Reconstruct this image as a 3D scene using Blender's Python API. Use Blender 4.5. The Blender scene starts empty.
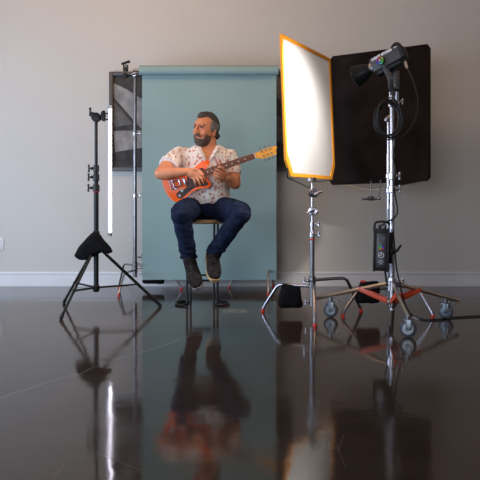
import bpy, bmesh, math, random
from mathutils import Vector, Matrix, noise
V = Vector
random.seed(7)
S = bpy.context.scene
COL = S.collection
PI = math.pi
F = 690.0
CAMZ = 0.8

# ------------------------------------------------------------------ camera, world, lights, exposure
cam = bpy.data.cameras.new('camera'); camo = bpy.data.objects.new('camera', cam); COL.objects.link(camo)
camo.location = (0, 0, CAMZ); camo.rotation_euler = (PI / 2, 0, 0)
cam.sensor_width = 36; cam.lens = 36 * F / 480; cam.shift_y = -38 / 480; cam.clip_start = 0.05
S.camera = camo
w = bpy.data.worlds.new('world'); S.world = w; w.use_nodes = True
w.node_tree.nodes['Background'].inputs[0].default_value = (0.62, 0.60, 0.60, 1)
w.node_tree.nodes['Background'].inputs[1].default_value = 0.2
S.view_settings.view_transform = 'Standard'; S.view_settings.look = 'None'
S.view_settings.exposure = -0.08; S.view_settings.gamma = 1; S.view_settings.use_curve_mapping = False


def area(name, loc, aim, sx, sy, col, power, spread=180):
    l = bpy.data.lights.new(name, 'AREA'); l.shape = 'RECTANGLE'; l.size = sx; l.size_y = sy
    l.color = col; l.energy = power; l.spread = math.radians(spread)
    o = bpy.data.objects.new(name, l); COL.objects.link(o); o.location = loc
    o.rotation_euler = (V(aim) - V(loc)).to_track_quat('-Z', 'Y').to_euler()
    return o


# daylight through the two windows of the left wall and the glazed front behind the camera
area('window_daylight', (-3.55, 3.9, 1.1), (2.0, 6.4, 0.6), 2.6, 1.5, (0.58, 0.76, 1.0), 160)
area('front_daylight', (-1.9, -1.8, 1.3), (0.0, 6, 0.8), 2.2, 1.5, (0.84, 0.89, 1.0), 145)
# warm ceiling fittings of the room
area('ceiling_warm', (-1.2, 4.2, 3.6), (-1.2, 6.3, 2.2), 2.0, 0.9, (1.0, 0.58, 0.26), 66)
area('ceiling_warm_right', (1.7, 3.2, 3.55), (1.2, 6.0, 1.4), 1.6, 0.8, (1.0, 0.55, 0.24), 20)


# ------------------------------------------------------------------ helpers
def at(px, py, Y):
    k = F / Y
    return V(((px - 240) / k, Y, CAMZ + (202 - py) / k))


MATS = {}


def mat(name, col, rough=0.5, metal=0.0, var=0.06, vscale=30, bump=0.0, bscale=200, spec=0.5, emit=None, estr=0, trans=0, sheen=0, coat=0):
    m = bpy.data.materials.new(name); m.use_nodes = True; nt = m.node_tree
    b = nt.nodes['Principled BSDF']
    tc = nt.nodes.new('ShaderNodeTexCoord'); nz = nt.nodes.new('ShaderNodeTexNoise')
    nz.inputs['Scale'].default_value = vscale; nz.inputs['Detail'].default_value = 3
    nt.links.new(tc.outputs['Object'], nz.inputs['Vector'])
    rp = nt.nodes.new('ShaderNodeValToRGB')
    c0 = [max(0, c * (1 - var)) for c in col]; c1 = [min(1, c * (1 + var)) for c in col]
    rp.color_ramp.elements[0].color = (*c0, 1); rp.color_ramp.elements[1].color = (*c1, 1)
    rp.color_ramp.elements[0].position = .3; rp.color_ramp.elements[1].position = .7
    nt.links.new(nz.outputs['Fac'], rp.inputs[0]); nt.links.new(rp.outputs[0], b.inputs['Base Color'])
    b.inputs['Roughness'].default_value = rough; b.inputs['Metallic'].default_value = metal
    b.inputs['Specular IOR Level'].default_value = spec
    b.inputs['Sheen Weight'].default_value = sheen; b.inputs['Coat Weight'].default_value = coat
    if emit:
        b.inputs['Emission Color'].default_value = (*emit, 1); b.inputs['Emission Strength'].default_value = estr
    if bump:
        n2 = nt.nodes.new('ShaderNodeTexNoise'); n2.inputs['Scale'].default_value = bscale; n2.inputs['Detail'].default_value = 4
        nt.links.new(tc.outputs['Object'], n2.inputs['Vector'])
        bp = nt.nodes.new('ShaderNodeBump'); bp.inputs['Strength'].default_value = bump; bp.inputs['Distance'].default_value = 0.01
        nt.links.new(n2.outputs['Fac'], bp.inputs['Height']); nt.links.new(bp.outputs[0], b.inputs['Normal'])
    MATS[name] = m
    return m


class MB:
    def __init__(self): self.bm = bmesh.new()

    def box(self, c, s, R=None, bevel=0.0):
        ret = bmesh.ops.create_cube(self.bm, size=1)
        vs = ret['verts']
        M = Matrix.Translation(V(c)) @ (R.to_4x4() if R else Matrix.Identity(4)) @ Matrix.Diagonal((*s, 1))
        bmesh.ops.transform(self.bm, matrix=M, verts=vs)
        if bevel:
            es = list({e for v in vs for e in v.link_edges})
            bmesh.ops.bevel(self.bm, geom=es, offset=bevel, segments=2, profile=.5, affect='EDGES')
        return self

    def ring(self, c, a, b, n, sq=1.0):
        out = []
        for i in range(n):
            t = 2 * PI * i / n
            ct, st = math.cos(t), math.sin(t)
            if sq != 1.0:
                ct = math.copysign(abs(ct) ** sq, ct); st = math.copysign(abs(st) ** sq, st)
            out.append(self.bm.verts.new(V(c) + a * ct + b * st))
        return out

    def skin(self, rings, close=True):
        n = len(rings[0])
        for r0, r1 in zip(rings, rings[1:]):
            for i in range(n):
                self.bm.faces.new((r0[i], r0[(i + 1) % n], r1[(i + 1) % n], r1[i]))
        if close:
            self.bm.faces.new(rings[0][::-1]); self.bm.faces.new(rings[-1])
        return self

    def tube(self, pts, r, n=12, flat=1.0, side=None, round_=False, sub=0):
        pts = [V(p) for p in pts]
        rs = [r] * len(pts) if isinstance(r, (int, float)) else list(r)
        if sub:
            P, Q = [], []
            m = len(pts)
            for i in range(m - 1):
                p0 = pts[max(i - 1, 0)]; p1 = pts[i]; p2 = pts[i + 1]; p3 = pts[min(i + 2, m - 1)]
                for j in range(sub):
                    t = j / sub
                    P.append(0.5 * ((2 * p1) + (p2 - p0) * t + (2 * p0 - 5 * p1 + 4 * p2 - p3) * t * t + (3 * p1 - p0 - 3 * p2 + p3) * t ** 3))
                    Q.append(rs[i] + (rs[i + 1] - rs[i]) * t)
            P.append(pts[-1]); Q.append(rs[-1]); pts, rs = P, Q
        if round_:
            d0 = (pts[0] - pts[1]).normalized(); d1 = (pts[-1] - pts[-2]).normalized()
            a = [(pts[0] + d0 * rs[0] * math.sin(t), rs[0] * math.cos(t)) for t in (1.35, .95, .5)]
            b = [(pts[-1] + d1 * rs[-1] * math.sin(t), rs[-1] * math.cos(t)) for t in (.5, .95, 1.35)]
            pts = [x[0] for x in a] + pts + [x[0] for x in b]; rs = [x[1] for x in a] + rs + [x[1] for x in b]
        m = len(pts); rings = []; u = None
        for i in range(m):
            d = (pts[min(i + 1, m - 1)] - pts[max(i - 1, 0)]).normalized()
            if u is None:
                h = V(side) if side else (V((0, 0, 1)) if abs(d.z) < .9 else V((1, 0, 0)))
                u = (h - d * h.dot(d)).normalized()
            else:
                u = (u - d * u.dot(d)).normalized()
            v = d.cross(u)
            rings.append(self.ring(pts[i], u * rs[i], v * rs[i] * flat, n))
        return self.skin(rings)

    def cyl(self, a, b, r, r2=None, n=20):
        return self.tube([a, b], [r, r if r2 is None else r2], n)

    def ball(self, c, rad, R=None, seg=20):
        ret = bmesh.ops.create_uvsphere(self.bm, u_segments=seg, v_segments=seg // 2 + 2, radius=1)
        M = Matrix.Translation(V(c)) @ (R.to_4x4() if R else Matrix.Identity(4)) @ Matrix.Diagonal((*rad, 1))
        bmesh.ops.transform(self.bm, matrix=M, verts=ret['verts'])
        return self

    def lathe(self, c, axis, prof, n=28):
        axis = V(axis).normalized(); h = V((0, 0, 1)) if abs(axis.z) < .9 else V((1, 0, 0))
        u = (h - axis * h.dot(axis)).normalized(); v = axis.cross(u)
        rings = [self.ring(V(c) + axis * z, u * max(r, 1e-4), v * max(r, 1e-4), n) for r, z in prof]
        return self.skin(rings)

    def torus(self, c, axis, R, r, n=32, m=10, ry=None):
        axis = V(axis).normalized(); h = V((0, 0, 1)) if abs(axis.z) < .9 else V((1, 0, 0))
        u = (h - axis * h.dot(axis)).normalized(); v = axis.cross(u)
        rings = []
        for i in range(n):
            t = 2 * PI * i / n
            d = u * math.cos(t) + v * math.sin(t)
            cc = V(c) + u * (ry or R) * math.cos(t) + v * R * math.sin(t)
            rings.append(self.ring(cc, d * r, axis * r, m))
        rings.append(rings[0])
        return self.skin(rings, False)

    def prism(self, pts, ext, bevel=0.0):
        a = [self.bm.verts.new(V(p)) for p in pts]; b = [self.bm.verts.new(V(p) + V(ext)) for p in pts]
        n = len(a)
        f0 = self.bm.faces.new(a); f1 = self.bm.faces.new(b[::-1])
        for i in range(n): self.bm.faces.new((a[i], b[i], b[(i + 1) % n], a[(i + 1) % n]))
        if bevel:
            bmesh.ops.bevel(self.bm, geom=list(f0.edges) + list(f1.edges), offset=bevel, segments=3, profile=.5, affect='EDGES')
        return self

    def build(self, name, m, parent=None, fuse=0, smooth_it=0, post=None, angle=35, two=None):
        bm = self.bm
        bmesh.ops.recalc_face_normals(bm, faces=bm.faces[:])
        me = bpy.data.meshes.new(name); bm.to_mesh(me); bm.free()
        if fuse:
            t = bpy.data.objects.new('tmp', me); COL.objects.link(t)
            md = t.modifiers.new('r', 'REMESH'); md.mode = 'VOXEL'; md.voxel_size = fuse
            if smooth_it:
                ms = t.modifiers.new('s', 'SMOOTH'); ms.iterations = smooth_it; ms.factor = .5
            dg = bpy.context.evaluated_depsgraph_get(); dg.update()
            me2 = bpy.data.meshes.new_from_object(t.evaluated_get(dg))
            bpy.data.objects.remove(t); bpy.data.meshes.remove(me); me = me2; me.name = name
        if post: post(me)
        root = parent
        while root is not None and root.parent: root = root.parent
        if root is not None:
            off = V(root.location)
        else:
            zs = [v.co for v in me.vertices]
            off = V(((min(c.x for c in zs) + max(c.x for c in zs)) / 2, (min(c.y for c in zs) + max(c.y for c in zs)) / 2, min(c.z for c in zs)))
        me.transform(Matrix.Translation(-off))
        me.shade_smooth(); me.set_sharp_from_angle(angle=math.radians(angle if not fuse else 180))
        o = bpy.data.objects.new(name, me); COL.objects.link(o)
        me.materials.clear(); me.materials.append(m)
        if parent is not None: o.parent = parent
        else: o.location = off
        return o


def thing(name, label, cat, loc, group=None):
    o = bpy.data.objects.new(name, None); COL.objects.link(o); o.location = loc; o.empty_display_size = .1
    return tag(o, label, cat, group)


def tag(o, label, cat, group=None):
    o['label'] = label; o['category'] = cat
    if group: o['group'] = group
    return o


def struct(o): o['kind'] = 'structure'; return o


# ------------------------------------------------------------------ materials
M = {}
M['chrome'] = mat('brushed_chrome', (.40, .385, .43), .27, 1.0, .05)
M['chrome_dark'] = mat('dull_steel', (.20, .195, .205), .36, 1.0, .12)
M['black_metal'] = mat('black_coated_metal', (.010, .010, .012), .38, .2, .15, spec=.22)
M['black_plastic'] = mat('black_plastic', (.016, .016, .018), .45, 0, .1, spec=.22)
M['grey_plastic'] = mat('dark_grey_housing', (.05, .05, .056), .5, .1, .08, spec=.3)
M['black_fabric'] = mat('black_cordura', (.007, .007, .008), .95, 0, .25, 60, .35, 300, spec=.08)
M['flag'] = mat('black_duvetyne', (.014, .0105, .0105), .95, 0, .35, 4, .3, 30, spec=.06)
M['red'] = mat('red_rubber', (.55, .03, .02), .45)
M['orange_paint'] = mat('orange_red_enamel', (.50, .055, .014), .45, 0, .15, 20)
M['wood_leg'] = mat('tan_anodised_steel', (.45, .37, .29), .32, .85, .12, 15)
M['frame_yellow'] = mat('amber_yellow_webbing', (.78, .30, .008), .7, 0, .08, 60)
M['wheel'] = mat('grey_caster_rubber', (.035, .042, .05), .5, 0, .1)
M['wheel_hub'] = mat('caster_hub_steel', (.16, .18, .20), .4, 1.0)
M['cable'] = mat('black_cable', (.014, .014, .015), .35, spec=.2)
M['white_plastic'] = mat('white_plastic', (.7, .7, .72), .4)
M['print'] = mat('white_print', (.75, .75, .78), .6)
M['lamp_print'] = mat('white_lamp_print', (.62, .62, .66), .6)
M['denim'] = mat('dark_blue_denim', (.009, .014, .034), .9, 0, .4, 22, .6, 40, spec=.1)
M['shoe'] = mat('black_brown_knit', (.016, .012, .012), .8, 0, .9, 45, .4, 120, spec=.15)
M['sole_tan'] = mat('gum_sole', (.42, .26, .12), .6)
M['sole_grey'] = mat('grey_sole', (.17, .15, .155), .6)
M['hair'] = mat('dark_grey_hair', (.038, .030, .027), .7, 0, .8, 90, .8, 160)
M['hair_grey'] = mat('silver_side_hair', (.125, .112, .104), .8, 0, .4, 90, .8, 160)
M['beard'] = mat('brown_grey_beard', (.088, .056, .036), .8, 0, .7, 110, .9, 200)
M['eye'] = mat('eye_white', (.32, .28, .26), .3)
M['iris'] = mat('dark_iris', (.03, .02, .015), .2)
M['lip'] = mat('lip_skin', (.42, .13, .10), .5)
M['guitar'] = mat('orange_lacquer', (.93, .11, .006), .3, 0, .05, 10, spec=.3)
M['tortoise'] = mat('tortoiseshell_plastic', (.045, .012, .008), .4, 0, .7, 70, spec=.25)
M['fretboard'] = mat('rosewood', (.19, .07, .042), .6, 0, .25, 60, spec=.2)
M['maple'] = mat('amber_maple', (.86, .36, .035), .4, 0, .12, 30, spec=.3)
M['ivory'] = mat('cream_binding', (.8, .72, .58), .4)
M['oak'] = mat('brown_plywood', (.33, .20, .10), .45, 0, .2, 30)
M['outlet'] = mat('outlet_white', (.54, .53, .52), .5)
M['trim'] = mat('white_trim_paint', (.56, .555, .57), .5, 0, .03, 5)


def skin_mat():
    m = mat('tanned_skin', (.54, .20, .095), .5, 0, .14, 14, .12, 90)
    b = m.node_tree.nodes['Principled BSDF']
    b.inputs['Subsurface Weight'].default_value = .12
    b.inputs['Subsurface Radius'].default_value = (.012, .005, .003); b.inputs['Subsurface Scale'].default_value = 1
    return m


M['skin'] = skin_mat()


def wall_mat():
    m = mat('painted_drywall', (.455, .44, .418), .85, 0, .025, 1.2, .04, 160, spec=.2)
    return m


M['wall'] = wall_mat()
M['ceil'] = mat('ceiling_paint', (.55, .52, .48), .9)


def shirt_mat():
    m = bpy.data.materials.new('printed_cotton'); m.use_nodes = True; nt = m.node_tree; N = nt.nodes; L = nt.links
    b = N['Principled BSDF']; b.inputs['Roughness'].default_value = .85
    tc = N.new('ShaderNodeTexCoord'); nz = N.new('ShaderNodeTexNoise'); nz.inputs['Scale'].default_value = 45
    add = N.new('ShaderNodeVectorMath'); add.operation = 'MULTIPLY_ADD'; add.inputs[1].default_value = (.035, .035, .035)
    L.new(tc.outputs['Object'], nz.inputs['Vector']); L.new(nz.outputs['Color'], add.inputs[0]); L.new(tc.outputs['Object'], add.inputs[2])
    vo = N.new('ShaderNodeTexVoronoi'); vo.inputs['Scale'].default_value = 31; vo.inputs['Randomness'].default_value = 1
    L.new(add.outputs[0], vo.inputs['Vector'])
    rp = N.new('ShaderNodeValToRGB'); e = rp.color_ramp.elements
    e[0].position = .20; e[0].color = (.44, .13, .09, 1); e[1].position = .46; e[1].color = (.74, .70, .66, 1)
    L.new(vo.outputs['Distance'], rp.inputs[0])
    wv = N.new('ShaderNodeTexWave'); wv.inputs['Scale'].default_value = 17; wv.inputs['Distortion'].default_value = 9; wv.inputs['Detail Scale'].default_value = 3
    L.new(tc.outputs['Object'], wv.inputs['Vector'])
    r2 = N.new('ShaderNodeValToRGB'); r2.color_ramp.elements[0].position = 0; r2.color_ramp.elements[0].color = (.80, .56, .48, 1)
    r2.color_ramp.elements[1].position = .10; r2.color_ramp.elements[1].color = (1, 1, 1, 1)
    L.new(wv.outputs['Fac'], r2.inputs[0])
    mx = N.new('ShaderNodeMix'); mx.data_type = 'RGBA'; mx.blend_type = 'MULTIPLY'; mx.inputs[0].default_value = 1
    L.new(rp.outputs[0], mx.inputs[6]); L.new(r2.outputs[0], mx.inputs[7]); L.new(mx.outputs[2], b.inputs['Base Color'])
    n3 = N.new('ShaderNodeTexNoise'); n3.inputs['Scale'].default_value = 14; L.new(tc.outputs['Object'], n3.inputs['Vector'])
    bp = N.new('ShaderNodeBump'); bp.inputs['Strength'].default_value = .5; bp.inputs['Distance'].default_value = .02
    L.new(n3.outputs['Fac'], bp.inputs['Height']); L.new(bp.outputs[0], b.inputs['Normal'])
    return m


M['shirt'] = shirt_mat()


def translucent(name, col, tcol, fac, rough=.8):
    m = bpy.data.materials.new(name); m.use_nodes = True; nt = m.node_tree; N = nt.nodes; L = nt.links
    b = N['Principled BSDF']; b.inputs['Roughness'].default_value = rough
    tc = N.new('ShaderNodeTexCoord'); nz = N.new('ShaderNodeTexNoise'); nz.inputs['Scale'].default_value = 6
    L.new(tc.outputs['Object'], nz.inputs['Vector'])
    rp = N.new('ShaderNodeValToRGB'); rp.color_ramp.elements[0].color = (*[c * .97 for c in col], 1); rp.color_ramp.elements[1].color = (*col, 1)
    L.new(nz.outputs['Fac'], rp.inputs[0]); L.new(rp.outputs[0], b.inputs['Base Color'])
    t = N.new('ShaderNodeBsdfTranslucent'); t.inputs[0].default_value = (*tcol, 1)
    mx = N.new('ShaderNodeMixShader'); mx.inputs[0].default_value = fac
    L.new(b.outputs[0], mx.inputs[1]); L.new(t.outputs[0], mx.inputs[2]); L.new(mx.outputs[0], N['Material Output'].inputs[0])
    return m


M['silk'] = translucent('white_diffusion_cloth', (.80, .80, .82), (.85, .80, .72), .5)
M['paper'] = mat('blue_green_seamless_paper', (.215, .310, .315), .75, 0, .03, 2, .02, 30, spec=.2)


def floor_mat():
    m = bpy.data.materials.new('polished_concrete'); m.use_nodes = True; nt = m.node_tree; N = nt.nodes; L = nt.links
    b = N['Principled BSDF']
    geo = N.new('ShaderNodeNewGeometry')

    def noise_(sc, det=4, vec=None, dist=0):
        n = N.new('ShaderNodeTexNoise'); n.inputs['Scale'].default_value = sc; n.inputs['Detail'].default_value = det
        n.inputs['Distortion'].default_value = dist
        L.new(vec or geo.outputs['Position'], n.inputs['Vector']); return n

    def mth(op, a, bb=None, c=None):
        n = N.new('ShaderNodeMath'); n.operation = op
        for i, x in enumerate((a, bb, c)):
            if x is None: continue
            if isinstance(x, (int, float)): n.inputs[i].default_value = x
            else: L.new(x, n.inputs[i])
        return n.outputs[0]
    n1 = noise_(1.3, 6, dist=.6); rp = N.new('ShaderNodeValToRGB')
    rp.color_ramp.elements[0].position = .3; rp.color_ramp.elements[0].color = (.026, .016, .011, 1)
    rp.color_ramp.elements[1].position = .72; rp.color_ramp.elements[1].color = (.050, .033, .025, 1)
    L.new(n1.outputs['Fac'], rp.inputs[0])
    sx = N.new('ShaderNodeSeparateXYZ'); L.new(geo.outputs['Position'], sx.inputs[0])
    # hairline saw-cut / crack running across the slab: two floor points
    def fp(px, py): return ((px - 240) * CAMZ / (py - 202), F * CAMZ / (py - 202))
    nw = noise_(3.5, 5)
    wob = mth('MULTIPLY_ADD', nw.outputs['Fac'], .10, -.05)

    def line(p, q, wd, wobble):
        (x0, y0), (x1, y1) = p, q
        ln = math.hypot(x1 - x0, y1 - y0); nx, ny = -(y1 - y0) / ln, (x1 - x0) / ln; tx, ty = (x1 - x0) / ln, (y1 - y0) / ln
        d = mth('ADD', mth('MULTIPLY_ADD', sx.outputs[0], nx, -nx * x0 - ny * y0), mth('MULTIPLY', sx.outputs[1], ny))
        if wobble: d = mth('ADD', d, wob)
        t = mth('ADD', mth('MULTIPLY_ADD', sx.outputs[0], tx, -tx * x0 - ty * y0), mth('MULTIPLY', sx.outputs[1], ty))
        on = mth('MULTIPLY', mth('LESS_THAN', mth('ABSOLUTE', d), wd), mth('MULTIPLY', mth('GREATER_THAN', t, 0), mth('LESS_THAN', t, ln)))
        return on
    crack = line(fp(-30, 408), fp(190, 336), .006, True)
    scr = None
    rnd = random.Random(5)
    spots = [(300, 446, 318, 418), (318, 452, 336, 440), (336, 444, 345, 466), (322, 420, 330, 448), (330, 452, 316, 470), (345, 430, 338, 452),
             (20, 462, 34, 448), (30, 470, 60, 474), (52, 478, 66, 462), (95, 452, 140, 470)]
    for (a, b_, c, d_) in spots:
        s = line(fp(a, b_), fp(c, d_), .0016, False)
        scr = s if scr is None else mth('MAXIMUM', scr, s)
    # rectangular patch in the slab

    def rect(x0, y0, x1, y1):
        return mth('MULTIPLY', mth('MULTIPLY', mth('GREATER_THAN', sx.outputs[0], x0), mth('LESS_THAN', sx.outputs[0], x1)),
                   mth('MULTIPLY', mth('GREATER_THAN', sx.outputs[1], y0), mth('LESS_THAN', sx.outputs[1], y1)))
    ya = F * CAMZ / (346 - 202); yb = F * CAMZ / (328 - 202)
    patch = rect((209 - 240) * CAMZ / (337 - 202), ya, (257 - 240) * CAMZ / (337 - 202), yb)
    mx = N.new('ShaderNodeMix'); mx.data_type = 'RGBA'; L.new(mth('MULTIPLY', crack, .4), mx.inputs[0]); L.new(rp.outputs[0], mx.inputs[6]); mx.inputs[7].default_value = (.22, .19, .17, 1)
    m2 = N.new('ShaderNodeMix'); m2.data_type = 'RGBA'; L.new(mth('MULTIPLY', scr, .3), m2.inputs[0]); L.new(mx.outputs[2], m2.inputs[6]); m2.inputs[7].default_value = (.17, .14, .12, 1)
    m3 = N.new('ShaderNodeMix'); m3.data_type = 'RGBA'; L.new(mth('MULTIPLY', patch, .8), m3.inputs[0]); L.new(m2.outputs[2], m3.inputs[6]); m3.inputs[7].default_value = (.033, .036, .038, 1)
    yc = F * CAMZ / (313 - 202); yd = F * CAMZ / (309 - 202)
    chalk = rect((223 - 240) * CAMZ / 109, yc, (247 - 240) * CAMZ / 109, yd)
    nc = noise_(38, 3); chalk = mth('MULTIPLY', chalk, mth('GREATER_THAN', nc.outputs['Fac'], .53))
    m4 = N.new('ShaderNodeMix'); m4.data_type = 'RGBA'; L.new(mth('MULTIPLY', chalk, .7), m4.inputs[0]); L.new(m3.outputs[2], m4.inputs[6]); m4.inputs[7].default_value = (.25, .24, .20, 1)
    L.new(m4.outputs[2], b.inputs['Base Color'])
    n2 = noise_(2.2, 5); mr = N.new('ShaderNodeMapRange'); mr.inputs['From Min'].default_value = .3; mr.inputs['From Max'].default_value = .7
    mr.inputs['To Min'].default_value = .05; mr.inputs['To Max'].default_value = .12
    L.new(n2.outputs['Fac'], mr.inputs[0])
    L.new(mth('ADD', mr.outputs[0], mth('MULTIPLY', patch, .05)), b.inputs['Roughness'])
    b.inputs['IOR'].default_value = 1.45; b.inputs['Specular IOR Level'].default_value = .30
    n4 = noise_(5, 2); n5 = noise_(60, 3)
    bp = N.new('ShaderNodeBump'); bp.inputs['Strength'].default_value = .10; bp.inputs['Distance'].default_value = .010
    L.new(mth('ADD', mth('MULTIPLY', n4.outputs['Fac'], 1.0), mth('MULTIPLY', n5.outputs['Fac'], .06)), bp.inputs['Height']); L.new(bp.outputs[0], b.inputs['Normal'])
    return m


M['floor'] = floor_mat()

# ------------------------------------------------------------------ room shell
WY = 6.57; XL, XR, YF, ZC = -3.7, 4.6, -3.1, 3.7
b = MB(); b.box(((XL + XR) / 2, (YF + WY) / 2, -.05), (XR - XL + .4, WY - YF + .4, .1)); struct(b.build('floor', M['floor']))
b = MB(); b.box(((XL + XR) / 2, WY + .1, ZC / 2 + .0), (XR - XL + .4, .2, ZC)); struct(b.build('wall_back', M['wall']))
b = MB(); b.box(((XL + XR) / 2, (YF + WY) / 2, ZC + .05), (XR - XL + .4, WY - YF + .4, .1)); struct(b.build('ceiling', M['ceil']))
b = MB(); b.box((XR + .1, (YF + WY) / 2, ZC / 2), (.2, WY - YF, ZC)); struct(b.build('wall_right', M['wall']))
# left wall with a window opening
b = MB()
wy0, wy1, wz0, wz1 = 2.6, 5.2, .35, 1.85
b.box((XL - .1, (YF + wy0) / 2, ZC / 2), (.2, wy0 - YF, ZC)); b.box((XL - .1, (wy1 + WY) / 2, ZC / 2), (.2, WY - wy1, ZC))
b.box((XL - .1, (wy0 + wy1) / 2, wz0 / 2), (.2, wy1 - wy0, wz0)); b.box((XL - .1, (wy0 + wy1) / 2, (wz1 + ZC) / 2), (.2, wy1 - wy0, ZC - wz1))
struct(b.build('wall_left', M['wall']))
b = MB()
for yy in (wy0 + .03, (wy0 + wy1) / 2, wy1 - .03): b.box((XL - .05, yy, (wz0 + wz1) / 2), (.06, .06, wz1 - wz0))
for zz in (wz0 + .03, wz1 - .03): b.box((XL - .05, (wy0 + wy1) / 2, zz), (.06, wy1 - wy0, .06))
struct(b.build('window_1', M['trim']))
# baseboard with a small cap moulding
BH = .135
b = MB(); b.box(((XL + XR) / 2, WY - .009, BH / 2), (XR - XL, .018, BH)); b.box(((XL + XR) / 2, WY - .012, BH - .012), (XR - XL, .026, .014), bevel=.003)
struct(b.build('baseboard_back', M['trim']))
# wall outlet at the left edge
p = at(0, 244, WY); b = MB(); b.box((p.x, WY - .004, p.z), (.075, .008, .12), bevel=.002)
ol = b.build('wall_outlet', M['outlet']); tag(ol, 'white wall outlet plate low on the wall at the left edge', 'outlet')
b = MB()
for dz in (.028, -.028):
    b = MB(); b.box((p.x, WY - .0095, p.z + dz), (.034, .005, .03), bevel=.002); b.build('socket', M['outlet'], ol)

# ------------------------------------------------------------------ framed artwork on the wall
AY = WY - .03
pts = lambda L_, Y: [at(x, y, Y) for x, y in L_]
p0 = at(109.5, 171, AY); p1 = at(292, 72, AY); fw = .035
art = thing('framed_artwork', 'large dark framed abstract of grey triangles hanging behind the blue backdrop', 'artwork', ((p0.x + p1.x) / 2, AY, p0.z))
M['art_frame'] = mat('charcoal_frame', (.045, .042, .043), .5); M['art_dark'] = mat('charcoal_canvas', (.030, .028, .028), .8, 0, .5, 14)
M['art_mid'] = mat('grey_canvas', (.085, .08, .078), .8, 0, .35, 18); M['art_light'] = mat('pale_grey_canvas', (.21, .20, .195), .8, 0, .3, 12)
b = MB(); cx, cz = (p0.x + p1.x) / 2, (p0.z + p1.z) / 2; W_, H_ = p1.x - p0.x, p1.z - p0.z
for s in (-1, 1):
    b.box((cx + s * (W_ / 2 - fw / 2), AY, cz), (fw, .05, H_), bevel=.003); b.box((cx, AY, cz + s * (H_ / 2 - fw / 2)), (W_ - 2 * fw, .05, fw), bevel=.003)
b.build('frame', M['art_frame'], art)
b = MB(); b.box((cx, AY + .012, cz), (W_ - 2 * fw + .004, .02, H_ - 2 * fw + .004)); cv = b.build('canvas', M['art_dark'], art)


def artpoly(L_, m_, nm):
    q = MB(); P = [at(x, y, AY) for x, y in L_]
    q.prism([V((v.x, AY + .0005, v.z)) for v in P], (0, .003, 0)); q.build(nm, M[m_], cv)


artpoly([(113.5, 83), (128, 90), (172, 118), (172, 160), (150, 138), (133.5, 120), (113.5, 97)], 'art_light', 'painted_triangle')
artpoly([(113.5, 131), (150, 130), (172, 148), (140, 148), (115, 152)], 'art_light', 'painted_band')
artpoly([(113.5, 101), (133, 124), (113.5, 127)], 'art_mid', 'painted_triangle')
artpoly([(272, 76.5), (288, 76.5), (288, 108), (272, 92)], 'art_mid', 'painted_triangle')
artpoly([(268, 112), (288, 120), (288, 146), (275, 140)], 'art_mid', 'painted_band')

# ------------------------------------------------------------------ stands
GREY = 'C-stands'


def knob(b, c, d, L_=.035, r=.006, head='T'):
    """T-handle: stem from c along d, bar across"""
    d = V(d).normalized(); c = V(c); e = c + d * L_
    b.cyl(c, e, r * .8, n=10); b.ball(c + d * L_ * .35, (r * 1.5,) * 3, seg=10)
    u = V((0, 0, 1)); b.tube([e - u * r * 2.6, e - u * r, e + u * r, e + u * r * 2.6], [r * 1.1, r * .75, r * .75, r * 1.1], 10, round_=True)


def grip_head(b, c, ax=(0, -1, 0), r=.024):
    c = V(c); ax = V(ax).normalized()
    b.lathe(c - ax * .024, ax, [(r * .6, 0), (r, .003), (r, .018), (r * .55, .021), (r * .55, .026), (r, .029), (r, .044), (r * .5, .048)], 22)
    b.cyl(c + ax * .02, c + ax * .06, .007, n=10)
    h = V((1, 0, .35)).normalized(); b.tube([c + ax * .06 - h * .028, c + ax * .06, c + ax * .06 + h * .028], [.006, .009, .006], 10, round_=True)


def c_stand(name, label, x, y, tips, sections, hubz=.215, legm='chrome', group=None, collars=(), knobdir=(-1, -.3, 0), legr=.0115, low=.09):
    """sections: list of (z0, z1, r); tips: foot points (x, y)"""
    t = thing(name, label, 'light stand', (x, y, 0), group)
    for i, (tx, ty) in enumerate(tips):
        d = V((tx - x, ty - y, 0)); R_ = d.length; d.normalize(); hz = hubz + (i - 1) * .022
        b = MB()
        o_ = V((x, y, 0))
        b.tube([o_ + d * .012 + V((0, 0, hz)), o_ + d * R_ * .5 + V((0, 0, hz)), o_ + d * R_ * .64 + V((0, 0, hz - .003)), o_ + d * R_ * .71 + V((0, 0, hz - .018)),
                o_ + d * R_ * .96 + V((0, 0, .05)), o_ + d * R_ + V((0, 0, .022))], legr, 12)
        lg = b.build('leg', M[legm], t)
        b = MB(); b.tube([o_ + d * (R_ - .003) + V((0, 0, .021)), o_ + d * R_ + V((0, 0, .012)), o_ + d * R_ + V((0, 0, 0))], [legr * 1.2, legr * 1.25, legr * 1.05], 12)
        b.build('foot_cap', M['red'], lg)
    b = MB()
    b.lathe((x, y, hubz - .05), (0, 0, 1), [(.016, 0), (.024, .005), (.024, .022), (.018, .025), (.018, .03), (.024, .033), (.024, .062), (.018, .065), (.024, .07), (.024, .098), (.017, .102)], 20)
    b.build('hub', M['chrome_dark'], t)
    for (z0, z1, r) in sections:
        b = MB(); b.cyl((x, y, z0), (x, y, z1), r); b.build('column', M['chrome_dark'] if r > .0155 else M['chrome'], t)
    for (z, r) in collars:
        b = MB(); b.lathe((x, y, z - .022), (0, 0, 1), [(r, 0), (r + .006, .004), (r + .006, .034), (r, .04)], 18)
        cl = b.build('collar', M['chrome'], t)
        b = MB(); knob(b, V((x, y, z)) + V(knobdir).normalized() * (r), knobdir); b.build('knob', M['chrome'], cl)
    return t


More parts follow.
